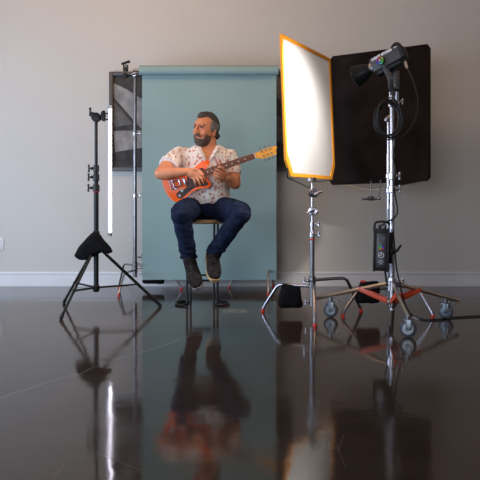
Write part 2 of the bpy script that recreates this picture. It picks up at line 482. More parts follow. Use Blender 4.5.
def sandbag(name, label, c, w_, h_, d_=.12, skew=0, peak=0, sagx=0):
    """saddle bag hanging over a leg: c top centre"""
    b = MB(); c = V(c); rings = []
    prof = [(0, .80, .22), (.10, .86, .5), (.35, .93, .85), (.65, 1.0, 1.0), (.88, 1.03, .95), (.97, .98, .7), (1.0, .90, .3)]
    for t, sx_, sy_ in prof:
        rings.append(b.ring(c + V((skew * t + sagx * t, 0, -h_ * t)), V((w_ / 2 * sx_, 0, 0)), V((0, d_ / 2 * sy_, 0)), 28, .55))
    b.skin(rings)

    def rough(me):
        for v in me.vertices:
            n = noise.noise(v.co * 14) * .009 + noise.noise(v.co * 35) * .003
            v.co += V((n, n, n * .7))
    o = b.build(name, M['black_fabric'], post=rough, fuse=.01, smooth_it=2)
    tag(o, label, 'sandbag')
    return o


# --- left backdrop stand (behind the blue paper's left edge)
BX, BY = (135 - 240) / (F / 6.26), 6.26
tips = [V((-1.025, 5.83, 0)), V((-.535, 6.29, 0)), V((-1.13, 6.45, 0))]
ls = c_stand('backdrop_stand', 'thin chrome stand holding the left end of the blue backdrop', BX, BY, [(p.x, p.y) for p in tips],
             [(.12, .86, .0185), (.84, 1.42, .0165), (1.40, 1.955, .0156)], hubz=.205, collars=((.86, .0175), (1.42, .0155)), knobdir=(1, -.3, 0), group=None, legr=.009)
b = MB(); grip_head(b, (BX, BY, 1.955), (0, -1, 0), .022)
b.cyl((BX, BY, 1.93), (BX, BY, 1.985), .013); b.cyl((BX, BY, 1.985), (BX + .015, 6.2, 1.99), .01)
b.build('grip_head', M['chrome'], ls)
b = MB(); knob(b, (BX + .02, BY, .30), (1, 0, 0), .045, .007); b.cyl((BX, BY, .235), (BX + .085, BY - .02, .235), .008, n=10); b.build('knob', M['chrome_dark'], ls)
# spare grip arm clamp left of it (black)
g0 = at(126, 69, BY)
b = MB()
b.cyl((BX, BY - .02, 1.955), (g0.x, BY - .02, 1.94), .008, n=10)
b.lathe((g0.x, BY - .045, 1.945), (0, 1, 0), [(.012, 0), (.023, .004), (.023, .04), (.012, .045)], 18)
b.box((g0.x, BY - .02, 2.0), (.045, .03, .035), bevel=.004); b.box((g0.x - .016, BY - .02, 2.025), (.012, .03, .035), bevel=.003); b.box((g0.x + .018, BY - .02, 2.025), (.012, .03, .03), bevel=.003)
b.cyl((g0.x, BY - .02, 2.0), (g0.x + .003, BY - .02, 2.055), .005, n=10)
b.tube([(g0.x - .028, BY - .02, 2.05), (g0.x, BY - .02, 2.062), (g0.x + .028, BY - .02, 2.068)], [.012, .009, .014], 10, round_=True)
b.build('clamp', M['black_metal'], ls)

# --- right backdrop stand, mostly behind the paper
RX, RY = .262, 6.30
c_stand('backdrop_stand', 'chrome stand behind the right edge of the blue backdrop, only its legs showing', RX, RY, [(RX - .02, RY - .36), (RX - .36, RY + .1), (RX + .05, RY + .2)],
        [(.12, .9, .0165), (.88, 1.45, .013), (1.43, 1.99, .0105)], hubz=.205, legr=.009, legm='wood_leg')

# --- backdrop: paper roll and hanging sheet
PY = 6.2
a0 = at(139.5, 70.3, PY); a1 = at(278, 70.3, PY); zr = a0.z
bd = thing('paper_backdrop', 'blue-green seamless paper backdrop hanging from its roll behind the seated man', 'backdrop', ((a0.x + a1.x) / 2, PY, .09))
b = MB(); b.cyl((a0.x, PY, zr), (a1.x, PY, zr), .043, n=48); b.build('roll', M['paper'], bd)
b = MB(); b.cyl((a0.x - .06, PY + .0, zr), (a1.x + .02, PY, zr), .014, n=16); b.build('crossbar', M['chrome_dark'], bd)
hx0 = at(141.6, 200, PY).x; hx1 = at(276.6, 200, PY).x
b = MB(); rows = []
nz_ = 40; nx = 30
ztop, zbot = zr, at(200, 280, PY + .034).z
for k in range(2):
    for j in range(nz_ + 1):
        row = []
        t = j / nz_
        for i in range(nx + 1):
            u = i / nx; x = hx0 + (hx1 - hx0) * u
            yy = PY + .034 + .004 * math.sin(u * 3 + t * 2) + .003 * math.sin(u * 9 + 1) * t + (.0015 if k else 0)
            row.append(b.bm.verts.new((x, yy, ztop + (zbot - ztop) * t + .002 * math.sin(u * 7) * t)))
        rows.append(row)
for k in range(2):
    base = k * (nz_ + 1)
    for j in range(nz_):
        for i in range(nx):
            b.bm.faces.new((rows[base + j][i], rows[base + j][i + 1], rows[base + j + 1][i + 1], rows[base + j + 1][i]))
A_, B_ = rows[:nz_ + 1], rows[nz_ + 1:]
for i in range(nx):
    b.bm.faces.new((A_[0][i], A_[0][i + 1], B_[0][i + 1], B_[0][i])); b.bm.faces.new((A_[-1][i], A_[-1][i + 1], B_[-1][i + 1], B_[-1][i]))
for j in range(nz_):
    b.bm.faces.new((A_[j][0], A_[j + 1][0], B_[j + 1][0], B_[j][0])); b.bm.faces.new((A_[j][-1], A_[j + 1][-1], B_[j + 1][-1], B_[j][-1]))
b.build('paper_sheet', M['paper'], bd, angle=60)
# sandbag behind the backdrop on the left stand's leg
sandbag('sandbag', 'black sandbag peeking out below the left end of the blue backdrop', (at(153, 200, 6.30).x, 6.32, .205), .2, .155, .09)

# --- left black stand with the tube light
KX, KY = -1.07, F / 134.4
kt = thing('light_stand', 'black tripod light stand holding the white tube light', 'light stand', (KX, KY, 0))
Kf = [V((-1.217, 4.69, 0)), V((-.610, 5.27, 0)), V((-1.386, 5.43, 0))]
hz, bz = .445, .165
for p in Kf:
    d = V((p.x - KX, p.y - KY, 0)).normalized(); t0 = V((KX, KY, hz)) + d * .035; e = V((p.x, p.y, .012))
    b = MB(); s_ = d.cross(V((0, 0, 1)))
    b.tube([t0, e], .0115, 12, flat=.75, side=(0, 0, 1)); lg = b.build('leg', M['black_metal'], kt)
    b = MB(); b.cyl(e + (t0 - e).normalized() * .03, e - (t0 - e).normalized() * .0 + V((0, 0, -.005)), .0135, .013, 12); b.ball(e, (.0135, .0135, .012), seg=12); b.build('foot_cap', M['black_plastic'], lg)
    mid = t0.lerp(e, .62); b = MB(); b.tube([V((KX, KY, bz)) + d * .02, mid], .0075, 10); b.ball(mid, (.014,) * 3, seg=12); b.build('brace', M['black_metal'], kt)
b = MB(); b.lathe((KX, KY, bz - .035), (0, 0, 1), [(.012, 0), (.022, .006), (.026, .02), (.026, .045), (.018, .055)], 20); b.build('brace_hub', M['black_metal'], kt)
b = MB(); b.lathe((KX, KY, hz - .03), (0, 0, 1), [(.022, 0), (.034, .008), (.034, .04), (.024, .05), (.022, .14), (.026, .145), (.026, .165), (.02, .17)], 24); b.build('leg_hub', M['black_metal'], kt)
b = MB(); b.cyl((KX, KY, bz - .03), (KX, KY, .92), .0185); b.build('column', M['black_metal'], kt)
b = MB(); b.cyl((KX, KY, .90), (KX, KY, 1.05), .016); b.build('column', M['black_metal'], kt)
b = MB(); b.cyl((KX, KY, 1.03), (KX, KY, 1.42), .012); b.build('column', M['black_metal'], kt)
for z, r in ((.905, .022), (.985, .021), (1.05, .019)):
    b = MB(); b.lathe((KX, KY, z - .03), (0, 0, 1), [(r - .003, 0), (r + .003, .004), (r + .003, .05), (r - .003, .056)], 18); cl = b.build('collar', M['black_plastic'], kt)
    b = MB(); knob(b, (KX - r, KY, z), (-1, -.2, 0), .035, .008); b.build('knob', M['black_plastic'], cl)
b = MB(); b.torus((KX, KY, .875), (0, 0, 1), .0195, .004); b.build('lock_ring', M['red'], kt)
b = MB(); b.lathe((KX, KY - .028, 1.43), (0, 1, 0), [(.012, 0), (.034, .005), (.036, .022), (.02, .026), (.02, .032), (.036, .036), (.034, .055), (.012, .06)], 24)
knob(b, (KX - .01, KY, 1.45), (-1, -.1, .6), .04, .009)
b.build('swivel_head', M['black_metal'], kt)
TX = at(110, 170, KY).x
b = MB(); b.cyl((KX + .02, KY, 1.438), (TX - .035, KY, 1.442), .0065, n=12)
b.box((TX - .047, KY, 1.44), (.022, .034, .078), bevel=.004); b.box((TX - .03, KY - .0, 1.458), (.045, .03, .009), bevel=.003); b.box((TX - .03, KY, 1.415), (.045, .03, .009), bevel=.003)
b.cyl((TX - .075, KY, 1.44), (TX - .03, KY, 1.44), .006, n=10); b.tube([(TX - .062, KY, 1.41), (TX - .058, KY, 1.44), (TX - .062, KY, 1.47)], [.007, .01, .007], 10)
b.build('tube_clamp', M['black_metal'], kt)

# saddle shaped bag: wide low wings drawn to a narrow strap round the column
b = MB(); L1 = [(75, 256), (80, 247), (87, 239), (92, 234), (96, 232.5), (100, 235), (105, 242), (112, 251), (108, 253), (101, 252), (95, 255), (88, 259), (82, 259)]
P = [at(x, y, KY - .045) for x, y in L1]
cen = sum(P, V()) / len(P)
rings = []
for s_, dy in ((.55, -.045), (.9, -.032), (1.0, 0), (.9, .032), (.55, .042)):
    rings.append([b.bm.verts.new(cen + (p - cen) * s_ * 1.10 + V((0, dy, 0))) for p in P])
b.skin(rings)


def rough(me):
    for v in me.vertices:
        n = noise.noise(v.co * 18) * .007; v.co += V((n, n, n))


sb = b.build('sandbag', M['black_fabric'], fuse=.007, smooth_it=4, post=rough); tag(sb, 'black saddle sandbag slung on the black tripod stand', 'sandbag')

# tube light
tl = thing('tube_light', 'tall thin glowing white tube light clamped upright beside the black stand', 'lamp', (TX, KY, at(110, 235, KY).z))
z0, z1 = at(110, 234.5, KY).z, at(110, 107.5, KY).z
M['tube_glow'] = mat('tube_diffuser', (.9, .9, .95), .4, emit=(.93, .90, 1.0), estr=11.0, var=.01)
M['tube_body'] = mat('lilac_grey_aluminium', (.42, .40, .62), .4, .1)
b = MB()
rs = []
for z in (z0 + .012, z1 - .012):
    rs.append([b.bm.verts.new((TX + .0118 * math.cos(t), KY + .0118 * math.sin(t), z)) for t in [math.radians(a) for a in range(-105, 31, 15)]])
b.skin(rs); b.build('diffuser', M['tube_glow'], tl)
b = MB(); rs = []
for z in (z0 + .012, z1 - .012):
    rs.append([b.bm.verts.new((TX - .0025 + .0145 * math.cos(t), KY + .0145 * math.sin(t), z)) for t in [math.radians(a) for a in range(31, 256, 15)]])
b.skin(rs); b.build('housing', M['tube_body'], tl)
for z in (z0, z1):
    b = MB(); b.cyl((TX - .001, KY, z - .012), (TX - .001, KY, z + .014), .0145); b.build('end_cap', M['chrome_dark'], tl)

# --- C-stand carrying the white diffusion panel
CX, CY = .505, 4.83
tips = [at(263, 312, 5.018), at(315, 327, 4.42), V((.883, 5.04, 0))]
cs = c_stand('c_stand', 'chrome stand under the yellow-framed white panel, black sandbag on its leg', CX, CY, [(p.x, p.y) for p in tips],
             [(.10, .555, .0165), (.535, .66, .0135), (.64, .93, .0085)], hubz=.232, collars=((.575, .015), (.645, .010)), knobdir=(1, -.3, 0), group=None)
b = MB(); b.torus((CX, CY, .538), (0, 0, 1), .0175, .005); b.build('lock_ring', M['red'], cs)
for kz, kl in ((.25, .04), (.10, .03)):
    b = MB(); knob(b, (CX - .018, CY, kz), (-1, -.3, 0), kl, kl / 5); b.build('knob', M['chrome'], cs)
b = MB(); b.cyl((CX, CY, .075), (CX, CY, .12), .020); b.build('column_foot', M['chrome_dark'], cs)
for zz, ax in ((.735, (-.5, -1, 0)), (.862, (.5, -1, 0))):
    b = MB(); grip_head(b, (CX + .008, CY - .01, zz), ax, .030)
    b.box((CX, CY, zz), (.03, .035, .04), bevel=.006); b.build('grip_head', M['chrome'], cs)
b = MB(); b.tube([(CX, CY, .862), (CX + .012, CY + .16, .90), (CX + .045, CY + .47, .985)], .008, 12); b.build('arm', M['chrome_dark'], cs)
# sandbag on its left leg
lc = at(291, 283, 4.92); sandbag('sandbag', 'black square sandbag hanging from the leg of the stand under the white panel', (lc.x - .004, 4.905, lc.z - .005), .165, .17, .10)

# --- white diffusion panel with amber frame
kL, kR = 140.0, 120.0
YL, YR = F / kL, F / kR
def quad(px, py, s):   # s: 0 at left edge .. 1 at right edge along the tilted plane
    return None
PLx, PRx = (284 - 240) / kL, (333 - 240) / kR
pn = thing('diffusion_panel', 'white diffusion panel with yellow-orange frame standing left of the black flag', 'light modifier', ((PLx + PRx) / 2, (YL + YR) / 2, .98))
U = V((PRx - PLx, YR - YL, 0)); Wd = U.length; U.normalize(); Nn = V((U.y, -U.x, 0)).normalized()  # towards lamp/camera
zb, zt = 1.0, 2.0
o_ = V((PLx, YL, 0))
def pp(u, z): return o_ + U * (u * Wd) + V((0, 0, z)) - Nn * (.042 * (z - 1.0)) + V((.012, 0, -.015))
topL, topR = 2.022, 2.012
cut = .115
outl = [(0, zb + cut), (cut * .7, zb), (1 - cut * .7, zb - .0), (1, zb + cut), (1, topR), (0, topL)]
inset = .026
def ins(u, z):
    cu, cz_ = .5, 1.5
    return (u + (inset / Wd if u < .5 else -inset / Wd) * 1.0, z + (inset if z < 1.5 else -inset))
b = MB(); b.prism([pp(*ins(u, z)) - Nn * .003 for u, z in outl], Nn * .004); b.build('diffusion_cloth', M['silk'], pn)
b = MB(); n = len(outl)
for i in range(n):
    a_, c_ = outl[i], outl[(i + 1) % n]; a2, c2 = ins(*a_), ins(*c_)
    b.prism([pp(*a_) - Nn * .008, pp(*c_) - Nn * .008, pp(*c2) - Nn * .008, pp(*a2) - Nn * .008], Nn * .018, bevel=0)
b.build('frame', M['frame_yellow'], pn)
for sgn, u0 in ((1, 0), (-1, 1)):
    b = MB(); b.prism([pp(u0 + sgn * .022, zb + cut + .02) + Nn * .011, pp(u0 + sgn * cut * .75, zb + .02) + Nn * .011, pp(u0 + sgn * (cut * .75 + .03), zb + .02) + Nn * .011, pp(u0 + sgn * .022, zb + cut + .06) + Nn * .011], -Nn * .004)
    b.build('corner_patch', M['frame_yellow'], pn)
b = MB(); b.tube([pp(.03, zb + .06) - Nn * .0, pp(.03, zb - .012), pp(.12, zb - .022)], .006, 8); b.build('corner_bracket', M['black_metal'], pn); b = MB(); b.tube([pp(.97, zb + .06), pp(.97, zb - .01)], .006, 8)
b.build('corner_bracket', M['black_metal'], pn)
b = MB(); b.tube([pp(.04, zb - .01), V((CX, CY + .25, .905)), pp(.5, zb - .03), pp(.97, zb - .005)], .0035, 8); b.build('bungee_cord', M['cable'], pn)
b = MB(); pc_ = pp(.5, zb); b.box(pc_ + V((0, 0, -.012)), (.05, .05, .035), Matrix.Rotation(math.atan2(U.y, U.x), 3, 'Z'), bevel=.004); b.build('clamp', M['chrome_dark'], pn)

# --- C-stand behind the rolling stand, holding the flag
DX, DY = 1.075, 5.0
tips = [V((.716, 4.80, 0)), V((1.33, 4.76, 0)), V((1.20, 5.40, 0))]
cs2 = c_stand('c_stand', 'chrome stand holding the black flag, standing behind the wheeled stand', DX, DY, [(p.x, p.y) for p in tips],
              [(.10, .75, .0165), (.73, 1.15, .0135), (1.13, 1.42, .010)], hubz=.20, collars=((.885, .0135), (.99, .0135)), knobdir=(1, -.15, 0), group=None)
b = MB(); grip_head(b, (DX, DY, 1.40), (0, -1, 0), .024); b.build('grip_head', M['chrome'], cs2)
# black flag
fy1, fy0 = 5.61, 5.95
fr = V((at(429.5, 100, fy1).x, fy1, 0)); fl = V((at(331, 100, fy0).x, fy0, 0))
FU = (fr - fl); FW = FU.length; FU.normalize(); FN = V((FU.y, -FU.x, 0)).normalized()
zt_l, zb_l = at(331, 57.5, fy0).z, at(331, 184, fy0).z; zt_r, zb_r = at(429, 45, fy1).z, at(429, 180, fy1).z
zc = (zt_l + zt_r) / 2; zd = (zb_l + zb_r) / 2
fg = thing('black_flag', 'big black fabric flag standing right of the white panel, behind the spotlight', 'light modifier', (fl + FU * FW / 2) + V((0, 0, zd)))
def fp_(u, z): return fl + FU * (u * FW) + V((0, 0, z))
def ztop_(u): return zt_l + (zt_r - zt_l) * u
def zbot_(u): return zb_l + (zb_r - zb_l) * u
b = MB(); NX, NZ = 40, 40; g = []
for k in range(2):
    gg = []
    for j in range(NZ + 1):
        row = []
        for i in range(NX + 1):
            u = .004 + .992 * i / NX; t = j / NZ; z = ztop_(u) - .004 + (zbot_(u) - ztop_(u) + .008) * t
            wv = (.004 * math.sin(u * 9 + t * 5) + .004 * noise.noise(V((u * 5, t * 6, 1)))) * math.sin(PI * t) * math.sin(PI * i / NX)
            row.append(b.bm.verts.new(fp_(u, z) + FN * (wv + (.003 if k else 0))))
        gg.append(row)
    g.append(gg)
for k in range(2):
    for j in range(NZ):
        for i in range(NX): b.bm.faces.new((g[k][j][i], g[k][j][i + 1], g[k][j + 1][i + 1], g[k][j + 1][i]))
b.build('flag_fabric', M['flag'], fg, angle=60)
M['flag_edge'] = mat('black_webbing', (.014, .011, .011), .95, 0, .15, 40, spec=.0)
b = MB(); cr = .02
b.tube([fp_(0, zbot_(0) + cr), fp_(0, ztop_(0) - cr), fp_(cr, ztop_(0)), fp_(1 - cr, ztop_(1)), fp_(1, ztop_(1) - cr * 1.4), fp_(1, zbot_(1) + cr), fp_(1 - cr, zbot_(1)), fp_(cr, zbot_(0)), fp_(0, zbot_(0) + cr)], .010, 10)
b.build('edge_binding', M['flag_edge'], fg)
# lower fold of the fabric
b = MB()
b.prism([fp_(.60, zbot_(.6) + .03) + FN * .012, fp_(.985, zbot_(1) + .06) + FN * .012, fp_(.985, zbot_(1) - .005) + FN * .02, fp_(.66, zbot_(.66) - .045) + FN * .02], FN * .006)
b.build('folded_hem', M['flag'], fg)
# little grip cluster hanging below the flag on two pins
hc = at(371, 199, 5.75)
b = MB(); b.cyl(at(371, 181, 5.75), hc, .0045, n=10); b.tube([at(380.5, 180, 5.75), at(380, 190, 5.75), at(377.5, 198, 5.75)], [.006, .005, .008], 10); b.build('pin', M['chrome_dark'], fg)
b = MB(); b.lathe(hc - V((0, 0, .016)), (0, 0, 1), [(.02, 0), (.042, .006), (.045, .014), (.035, .022), (.025, .034), (.018, .04)], 22)
b.cyl(hc - V((.07, 0, .0)), hc + V((.07, 0, .004)), .008, n=10); b.ball(hc - V((.065, 0, .002)), (.017, .015, .011), seg=12); b.ball(hc + V((.066, 0, .003)), (.018, .015, .014), seg=12)
b.build('grip_head', M['chrome'], fg)
ctr = at(392.5, 150, 5.79)
b = MB(); b.tube([(DX, DY, 1.40), (DX + .08, DY + .35, 1.36), (ctr.x - .01, ctr.y - .03, 1.30)], .008, 12); b.build('arm', M['chrome_dark'], cs2)
b = MB(); b.tube([at(346, 185, 5.0), at(358, 188.5, 4.95), at(371, 190, 4.9), at(382, 189, 4.8), at(391.5, 187, 4.6)], .0022, 8)
tag(b.build('bungee_cord', M['wood_leg']), 'thin tan cord strung from the wheeled stand along the bottom of the black flag', 'cord')
# sandbag behind
bc = at(371, 281, 4.86)
sbg = sandbag('sandbag', 'black slouched sandbag with a red tag, behind the orange brace of the wheeled stand', (bc.x - .01, 4.86, bc.z + .0), .165, .155, .10, skew=-.015)
b = MB(); q = at(363, 281.5, 4.80); b.box(q + V((0, 0, .0)), (.035, .012, .014), bevel=.003)
b.build('tag', M['red'], sbg)

# --- rolling combo stand
QX, QY = 1.0, 4.54
qs = thing('rolling_stand', 'heavy chrome rolling stand with orange braces and casters under the black spotlight', 'light stand', (QX, QY, 0))
W3 = [V((.994, 4.083, 0)), V((1.41, 4.726, 0)), V((.63, 4.79, 0))]
QZ = .255
for i, wpt in enumerate(W3):
    d = V((wpt.x - QX, wpt.y - QY, 0)); R_ = d.length; d.normalize(); s_ = d.cross(V((0, 0, 1)))
    A0 = V((QX, QY, QZ + .01)) + d * .02; ext = (.03, .115, .13)[i]
    E = V((QX, QY, .118)) + d * (R_ + ext)
    b = MB(); b.tube([A0, E], .0135, 4, flat=.8, side=(0, 0, 1)); lg = b.build('leg', M['wood_leg'], qs)
    # caster
    c = V((wpt.x, wpt.y, .0)); top = .118 - (.118 - QZ) * (ext / (R_ + ext)) * .0
    b = MB(); b.cyl(c + V((0, 0, .098)), c + V((0, 0, .14)), .013, n=14)
    ax = V((math.cos(.5 + i * 1.1), math.sin(.5 + i * 1.1), 0)) if i != 0 else V((.8, .6, 0)).normalized()
    if i == 0: ax = V((.35, .94, 0)).normalized()
    if i == 1: ax = V((.6, .8, 0)).normalized()
    if i == 2: ax = V((.3, .95, 0)).normalized()
    fwd = ax.cross(V((0, 0, 1)))
    R3 = Matrix((fwd, ax, V((0, 0, 1)))).transposed()
    b.box(c + V((0, 0, .102)), (.055, .045, .010), R3, bevel=.002)
    for s2 in (-1, 1): b.box(c + ax * s2 * .021 + V((0, 0, .075)) + fwd * .006, (.034, .004, .06), R3, bevel=.001)
    b.box(c + V((0, 0, .115)) + fwd * .045, (.05, .03, .008), R3 @ Matrix.Rotation(.4, 3, 'Y'), bevel=.002)
    ca = b.build('caster', M['wheel_hub'], qs)
    b = MB(); b.lathe(c + V((0, 0, .05)) - ax * .014, ax, [(.036, 0), (.047, .003), (.05, .009), (.05, .019), (.047, .025), (.036, .028)], 32); wh = b.build('wheel', M['wheel'], ca)
    b = MB(); b.lathe(c + V((0, 0, .05)) - ax * .017, ax, [(.008, -.005), (.012, 0), (.032, .001), (.032, .033), (.012, .034), (.008, .039)], 24); b.build('wheel_hub', M['wheel_hub'], wh)
    # flat enamelled brace from lower hub up to leg
    m_ = A0.lerp(E, .36); b = MB(); a_ = V((QX, QY, .145)) + d * .025
    dirn = (m_ - a_).normalized(); upv = s_.cross(dirn)
    for s2 in (-1, 1):
        b.box(a_.lerp(m_, .5) + s_ * s2 * .016, ((m_ - a_).length + .02, .004, .030), Matrix((dirn, s_, upv)).transposed(), bevel=.001)
    b.build('brace', M['orange_paint'], qs)
b = MB(); b.lathe((QX, QY, .105), (0, 0, 1), [(.014, 0), (.028, .004), (.030, .02), (.030, .055), (.022, .062), (.020, .07)], 20); b.box((QX, QY, .145), (.07, .05, .035), bevel=.006); b.build('lower_hub', M['chrome_dark'], qs)
b = MB(); b.lathe((QX, QY, QZ - .04), (0, 0, 1), [(.022, 0), (.036, .004), (.036, .065), (.028, .07), (.026, .085), (.021, .09)], 20); knob(b, (QX + .03, QY - .01, QZ + .02), (1, -.2, 0), .04, .009); b.build('upper_hub', M['chrome'], qs)
b = MB(); b.cyl((QX, QY, .09), (QX, QY, .78), .0175, n=24); b.build('column', M['chrome'], qs)
b = MB(); b.cyl((QX, QY, .76), (QX, QY, 1.20), .015, n=24); b.build('column', M['chrome'], qs)
b = MB(); b.cyl((QX, QY, 1.18), (QX, QY, 1.505), .0125, n=24); b.build('column', M['chrome'], qs)
for z, r in ((.885, .020), (.97, .020)):
    b = MB(); b.lathe((QX, QY, z - .025), (0, 0, 1), [(r - .003, 0), (r + .003, .004), (r + .003, .046), (r - .003, .05)], 20); cl = b.build('collar', M['chrome'], qs)
    b = MB(); knob(b, (QX + r, QY, z), (1, -.1, 0), .03, .008); b.build('knob', M['chrome'], cl)
b = MB()
for dx in (-.004, .030): b.cyl((QX + dx, QY, 1.42), (QX + dx, QY, 1.525), .0145, n=20)
b.box((QX + .012, QY, 1.44), (.07, .035, .03), bevel=.005)
knob(b, (QX + .05, QY, 1.46), (1, 0, 0), .02, .006)
b.build('receiver', M['chrome'], qs)

# --- spotlight
lp = thing('spotlight', 'black spotlight with a round reflector and coloured ring badge on top of the rolling stand', 'lamp', (QX, QY, 1.52))
yaw = math.radians(35); pit = math.radians(21)
D = V((-math.cos(pit) * math.cos(yaw), math.cos(pit) * math.sin(yaw), -math.sin(pit)))   # forward (beam)
SD = V((-math.sin(yaw), -math.cos(yaw), 0)).normalized()                               # visible side normal
UP = SD.cross(D); UP = UP if UP.z > 0 else -UP
RL = Matrix((D, SD, UP)).transposed()
pc = at(388.0, 60, 4.56)
HL, HW, HH = .210, .105, .094
b = MB(); b.box(pc, (HL, HW, HH), RL, bevel=.008)
hs = b.build('housing', M['grey_plastic'], lp)
b = MB(); b.box(pc - UP * (HH / 2 + .008), (HL * .8, HW * .7, .03), RL, bevel=.005); b.box(pc - D * (HL / 2 + .005), (.03, HW * .9, HH * .9), RL, bevel=.008)
for i in range(6): b.box(pc - D * (-.085 + i * .03) - UP * (HH / 2 + .018), (.006, HW * .75, .022), RL)
b.build('heat_sink', M['black_plastic'], lp)
# rear handle
h0 = pc - D * (HL / 2 - .03) + UP * (HH / 2 - .005)
b = MB(); b.tube([h0 + D * .05, h0 + UP * .020 + D * .015, h0 + UP * .030 - D * .012, h0 + UP * .012 - D * .030, h0 - UP * .03 - D * .034], .012, 12, sub=4, flat=1.6); b.build('handle', M['black_plastic'], lp)
# front mount and reflector
m0 = pc + D * HL / 2
b = MB(); b.lathe(m0, D, [(.040, -.01), (.046, 0), (.046, .012), (.034, .016), (.034, .03), (.038, .034)], 28); b.build('bayonet_ring', M['chrome_dark'], lp)
r0 = m0 + D * .025 - UP * .0
b = MB(); rp_ = [(.034, 0), (.040, .012), (.060, .055), (.076, .112), (.079, .115), (.0775, .117)]
inn = [(.073, .111), (.057, .055), (.037, .014), (.030, .004)]
rings = []
ax = D; u = UP; v_ = D.cross(UP)
for r, z in rp_ + inn: rings.append(b.ring(r0 + ax * z, u * r, v_ * r, 40))
b.skin(rings, False); b.build('reflector', M['black_metal'], lp)
M['led_face'] = mat('led_source', (.9, .85, .6), .4, emit=(1, .93, .82), estr=6)
b = MB(); b.lathe(r0 + D * .004, D, [(.030, 0), (.030, .003)], 24); b.build('led_face', M['led_face'], lp)
# the lamp's own light
sl = bpy.data.lights.new('spot_beam', 'SPOT'); sl.energy = 78; sl.color = (1.0, .95, .90); sl.spot_size = math.radians(120); sl.spot_blend = .5; sl.shadow_soft_size = .04
so = bpy.data.objects.new('spot_beam', sl); COL.objects.link(so); so.parent = lp
so.location = r0 + D * .135 - V(lp.location); so.rotation_euler = D.to_track_quat('-Z', 'Y').to_euler()
# yoke
piv = pc + SD * (HW / 2 + .012) + D * .028 - UP * .004
b = MB()
y0 = V((QX, QY - .02, 1.535))
b.tube([piv, piv - V((-.028, 0, .03)), piv - V((-.042, 0, .065)), V((QX - .018, QY - .04, 1.60)), V((QX - .012, QY - .03, 1.555)), V((QX, QY - .01, 1.53))], .019, 12, flat=.4, side=(1, 0, 0), sub=3)
b.cyl((QX, QY, 1.50), (QX, QY, 1.55), .018, n=18)
b.box((QX + .030, QY, 1.60), (.030, .05, .12), bevel=.006)
b.tube([(QX + .01, QY + .02, 1.54), (QX + .03, QY + .04, 1.60), pc - SD * (HW / 2 + .01) + D * .01], .014, 10)
yk = b.build('yoke', M['grey_plastic'], lp)
b = MB(); b.cyl((QX - .016, QY - .05, 1.60), (QX - .016, QY - .075, 1.60), .008, n=12); b.build('knob', M['chrome'], yk)
# badge: black disc, rainbow ring, white mark
b = MB(); b.cyl(piv - SD * .01, piv + SD * .012, .027, n=32); bdg = b.build('badge', M['black_plastic'], lp)


def rainbow():
    m = bpy.data.materials.new('rainbow_ring'); m.use_nodes = True; nt = m.node_tree; N = nt.nodes
    b_ = N['Principled BSDF']; b_.inputs['Roughness'].default_value = .5
    tc = N.new('ShaderNodeVertexColor'); tc.layer_name = 'hue'
    nt.links.new(tc.outputs[0], b_.inputs['Base Color']); nt.links.new(tc.outputs[0], b_.inputs['Emission Color']); b_.inputs['Emission Strength'].default_value = 0
    return m


M['rainbow'] = rainbow()
import colorsys


def hue_ring(name, c, ax, up, r0_, r1_, parent, start=0, emit=0):
    bm = bmesh.new(); ax = V(ax).normalized(); up = V(up); up = (up - ax * up.dot(ax)).normalized(); rt = up.cross(ax)
    n = 48; ri, ro = [], []
    lay = bm.loops.layers.color.new('hue')
    rings = []
    for r, h in ((r0_, 0), (r0_, .002), (r1_, .002), (r1_, 0)):
        rings.append([bm.verts.new(V(c) + (up * math.cos(2 * PI * i / n) + rt * math.sin(2 * PI * i / n)) * r + ax * h) for i in range(n)])
    for a_, c_ in zip(rings, rings[1:] + rings[:1]):
        for i in range(n):
            f = bm.faces.new((a_[i], a_[(i + 1) % n], c_[(i + 1) % n], c_[i]))
            col = colorsys.hsv_to_rgb(((i / n) + start) % 1, .95, .62)
            for l in f.loops: l[lay] = (*col, 1)
    q = MB(); q.bm.free(); q.bm = bm
    return q.build(name, M['rainbow'], parent)


hue_ring('colour_ring', piv + SD * .0118, SD, UP, .0165, .0255, bdg, .0)
# white A-like mark
b = MB(); c = piv + SD * .0125; LF = D  # towards left in the photo
for s_ in (-1, 1): b.tube([c + UP * .010 + LF * .0005 * s_, c - UP * .009 + LF * .008 * s_], .0018, 6)
b.build('badge_mark', M['print'], bdg)


def text(s, c, right, up, size, m_, parent, name='lettering', bold=0.0):
    cu = bpy.data.curves.new(name, 'FONT'); cu.body = s; cu.size = size; cu.align_x = 'CENTER'; cu.align_y = 'CENTER'; cu.extrude = .0008; cu.offset = bold
    t = bpy.data.objects.new('tmp', cu); COL.objects.link(t)
    dg = bpy.context.evaluated_depsgraph_get(); dg.update()
    me = bpy.data.meshes.new_from_object(t.evaluated_get(dg)); bpy.data.objects.remove(t)
    right = V(right).normalized(); up = V(up).normalized(); n_ = right.cross(up)
    me.transform(Matrix.Translation(V(c)) @ Matrix((right, up, n_)).transposed().to_4x4())
    q = MB(); q.bm.from_mesh(me); bpy.data.meshes.remove(me)
    return q.build(name, m_, parent)


fc = pc + SD * (HW / 2 + .0008)
text('LIGHT STORM', fc + UP * .034 + D * .012, -D, UP, .0235, M['lamp_print'], hs, bold=.0012)
text('600c', fc + UP * .036 - D * .090, -D, UP, .014, M['lamp_print'], hs)
# cable plug at the rear
pl0 = at(404.5, 60, 4.66) ; pl1 = at(407, 68, 4.66)
b = MB(); b.tube([pl0 + V((-.02, 0, .01)), pl0, pl1], [.010, .011, .008], 12)
b.build('power_plug', M['white_plastic'], lp)
